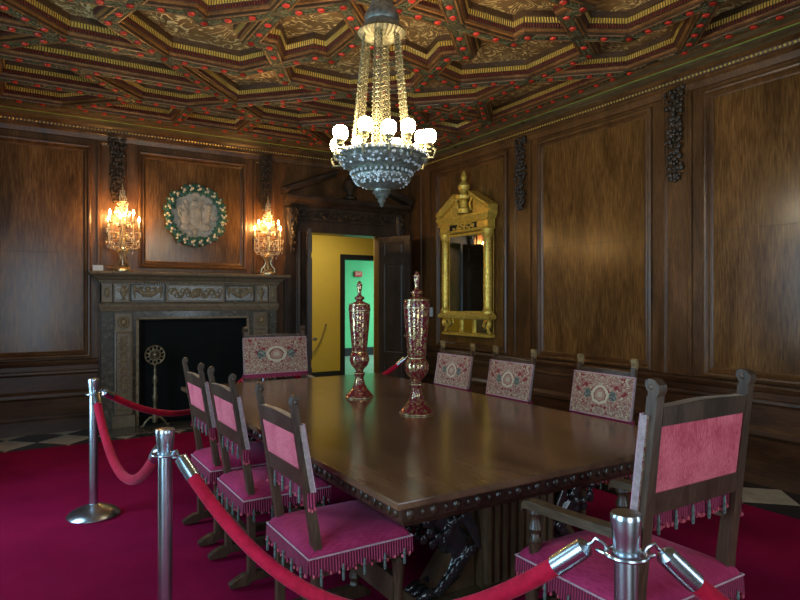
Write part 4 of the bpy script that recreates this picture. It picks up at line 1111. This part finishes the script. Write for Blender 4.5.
    for sg in (-1, 1):
        yc = sg * (h - .012 - pw / 2)
        mb = MB(); mb.lathe([(.022, .07), (.026, .08), (.02, .095), (.03, .12), (.022, .15), (.02, .2), (.026, .30), (.03, .36), (.02, .375), (.03, .39)], (D - .05, yc, 0), 12)
        mb.box((D - .078, yc - .027, .385), (D - .022, yc + .027, SZ - .07)); mb.build('front_leg', 'chair_wood', t)
        mb = MB(); pf = [(-.07, .012), (.02, .012), (.05, .03), (D - .12, .03), (D - .09, .012), (D + .03, .012), (D + .035, .03), (D + .01, .055), (D - .03, .075), (.07, .075), (0, .07), (-.045, .05), (-.075, .03)]
        mb.prism(pf, lambda a, b_: (a, yc - .022, b_), lambda a, b_: (a, yc + .022, b_)); mb.build('sled_foot', 'chair_wood', t)
    mb = MB(); mb.box((D - .07, -h + .05, .16), (D - .04, h - .05, .28)); mb.build('stretcher', 'chair_wood', t)
    mb = MB(); mb.box((.03, -h + .05, .24), (.055, h - .05, .29)); mb.build('stretcher', 'chair_wood', t)
    if arms:
        for sg in (-1, 1):
            yc = sg * (h - .012 - pw / 2); za = .70
            mb = MB(); path = [(.03, 0, za + .02), (.15, 0, za + .018), (.35, 0, za + .004), (D - .07, 0, za), (D - .03, 0, za - .004), (D - .015, 0, za - .022)]
            rs = [[(x, yc - .03, z - .02), (x, yc - .026, z + .014), (x, yc + .026, z + .014), (x, yc + .03, z - .02)] for x, _, z in path]
            mb.rings(rs, 0, True, True); mb.build('armrest', 'arm_wood', t)
            mb = MB(); mb.lathe([(.026, SZ - .06), (.026, SZ + .04), (.032, SZ + .05), (.02, SZ + .065), (.018, SZ + .08), (.030, SZ + .10), (.026, SZ + .12), (.019, SZ + .14), (.022, SZ + .155), (.032, SZ + .165), (.03, za - .015)], (D - .07, yc, 0), 14)
            mb.build('arm_post', 'chair_wood', t)
    return t
side = chair(.50, .50, 1.15, False, 'tapestry_side', .835, .985)
CH_L = 'side chairs along the table'
def place(t, x, y, rz, label):
    t.location = (x, y, .012); t.rotation_euler = (0, 0, rz); t['label'] = label; t['group'] = CH_L
first = True
for x, y, rz, lab in ((1.022, 2.605, 0, 'carved side chair with pink velvet back nearest the camera on the left of the table'),
                      (1.022, 3.47, 0, 'carved side chair with pink velvet back, middle one left of the table'),
                      (1.022, 4.14, 0, 'carved side chair with pink velvet back left of the table, nearest the fireplace'),
                      (3.45, 2.90, pi, 'rose tapestry backed side chair right of the table, nearest the camera'),
                      (3.45, 3.85, pi, 'rose tapestry backed side chair right of the table, middle one'),
                      (3.45, 4.63, pi, 'rose tapestry backed side chair right of the table, nearest the gilt mirror')):
    c = side if first else copy_tree(side); first = False
    place(c, x, y, rz, lab)
    if rz:
        c.scale = (1, 1.08, 1.0)
        for ch in c.children_recursive:
            if ch.name.startswith('finial'): ch.material_slots[0].link = 'OBJECT'; ch.material_slots[0].material = M['gilt_wood']
arm = chair(.625, .60, 1.28, True, 'tapestry_arm', .885, 1.115)
arm.location = (2.095, 1.34, .012); arm.rotation_euler = (0, 0, pi / 2)
arm['label'] = 'large carved armchair with pink velvet back at the near end of the table'; arm['group'] = 'armchairs at the ends of the table'
c = copy_tree(arm); c.scale = (1, 1.18, .985); c.location = (2.365, 6.385, .012); c.rotation_euler = (0, 0, -pi / 2); c['label'] = 'tall armchair with rose tapestry back at the far end of the table before the fireplace'

# ================================================================== STANCHIONS AND VELVET ROPES
def stanchion():
    t = thing('stanchion', 'x', 'stanchion', (0, 0, 0), 0, 'steel rope stanchions')
    mb = MB(); mb.lathe([(.175, 0), (.178, .01), (.172, .022), (.14, .045), (.09, .066), (.05, .08), (.036, .09)], n=36); mb.build('base', 'steel', t)
    mb = MB(); mb.lathe([(.030, .08), (.030, .93)], n=24); mb.build('pole', 'steel', t)
    mb = MB(); mb.lathe([(.0325, .885), (.033, .92), (.036, .935), (.0405, .985), (.0405, .993), (.038, .999), (.0, 1.001)], n=28); mb.build('cap', 'steel', t)
    mb = MB(); mb.torus((0, 0, .888), .052, .006, 28, 8); mb.cyl((0, 0, .880), (0, 0, .895), .037, None, 20); mb.build('ring', 'steel', t)
    return t
ST = {'a': (.45, 4.9), 'b': (.54, 2.82), 'c': (1.365, 1.065), 'd': (2.80, .34), 'e': (2.42, 6.92), 'f': (3.87, 5.93)}
labs = {'a': 'slender steel stanchion on a round base, farthest left on the carpet', 'b': 'steel stanchion with its base out of view, second from the left',
        'c': 'steel stanchion in the foreground in front of the near armchair', 'd': 'steel stanchion at the right holding the rope that leaves the frame', 'e': 'steel stanchion hidden behind the far armchair before the fireplace', 'f': 'steel stanchion behind the right goblet near the open door'}
proto = stanchion(); fst = True
for k, (x, y) in ST.items():
    if k == 'd': continue
    s_ = proto if fst else copy_tree(proto); fst = False
    s_.scale = (1, 1, .985); s_.location = (x, y, .012); s_['label'] = labs[k]
def rope(k0, k1, sag, label, r=.026):
    a = Vector((*ST[k0], .89)); b = Vector((*ST[k1], .89)); d = (b - a); d.z = 0; d.normalize()
    t = thing('barrier_rope', label, 'rope', (0, 0, 0), 0, 'crimson velvet barrier ropes')
    p0 = a + d * .10; p1 = b - d * .10; N = 36
    f = lambda t_: p0.lerp(p1, t_) - Vector((0, 0, sag * (1 - (2 * t_ - 1) ** 2)))
    L = (p1 - p0).length; e = .075 / L
    mb = MB(); mb.tube([f(e + (1 - 2 * e) * i / N) for i in range(N + 1)], r, 14); mb.build('velvet_rope', 'rope_velvet', t)
    for side_, anchor in ((0, a), (1, b)):
        q = lambda s_: f(s_ if side_ == 0 else 1 - s_)
        mb = MB(); mb.tube([q(0), q(e * .12), q(e * .5), q(e * 1.2)], [.012, r * 1.05, r * 1.12, r * 1.12], 16); mb.build('end_cap', 'steel', t)
        hk = MB(); c0 = q(0); dr = d if side_ == 0 else -d; an = anchor + dr * .058
        mid = (c0 + an) / 2
        hk.tube([c0, c0 - dr * .012 + Vector((0, 0, .008)), mid + Vector((0, 0, .022)), an + Vector((0, 0, .012)), an - dr * .010 + Vector((0, 0, -.004)), an + Vector((0, 0, -.014)), mid + Vector((0, 0, -.008))], .0055, 8)
        hk.build('hook', 'steel', t)
rope('a', 'b', .33, 'crimson velvet rope between the two stanchions on the left of the carpet')
rope('b', 'c', .40, 'long crimson velvet rope sagging across the foreground in front of the left chairs')
rope('c', 'd', .36, 'crimson velvet rope leaving the frame at lower right from the foreground stanchion')
rope('a', 'e', .36, 'crimson velvet rope running behind the left chairs before the fireplace')
rope('e', 'f', .36, 'crimson velvet rope passing behind the goblets before the open door')
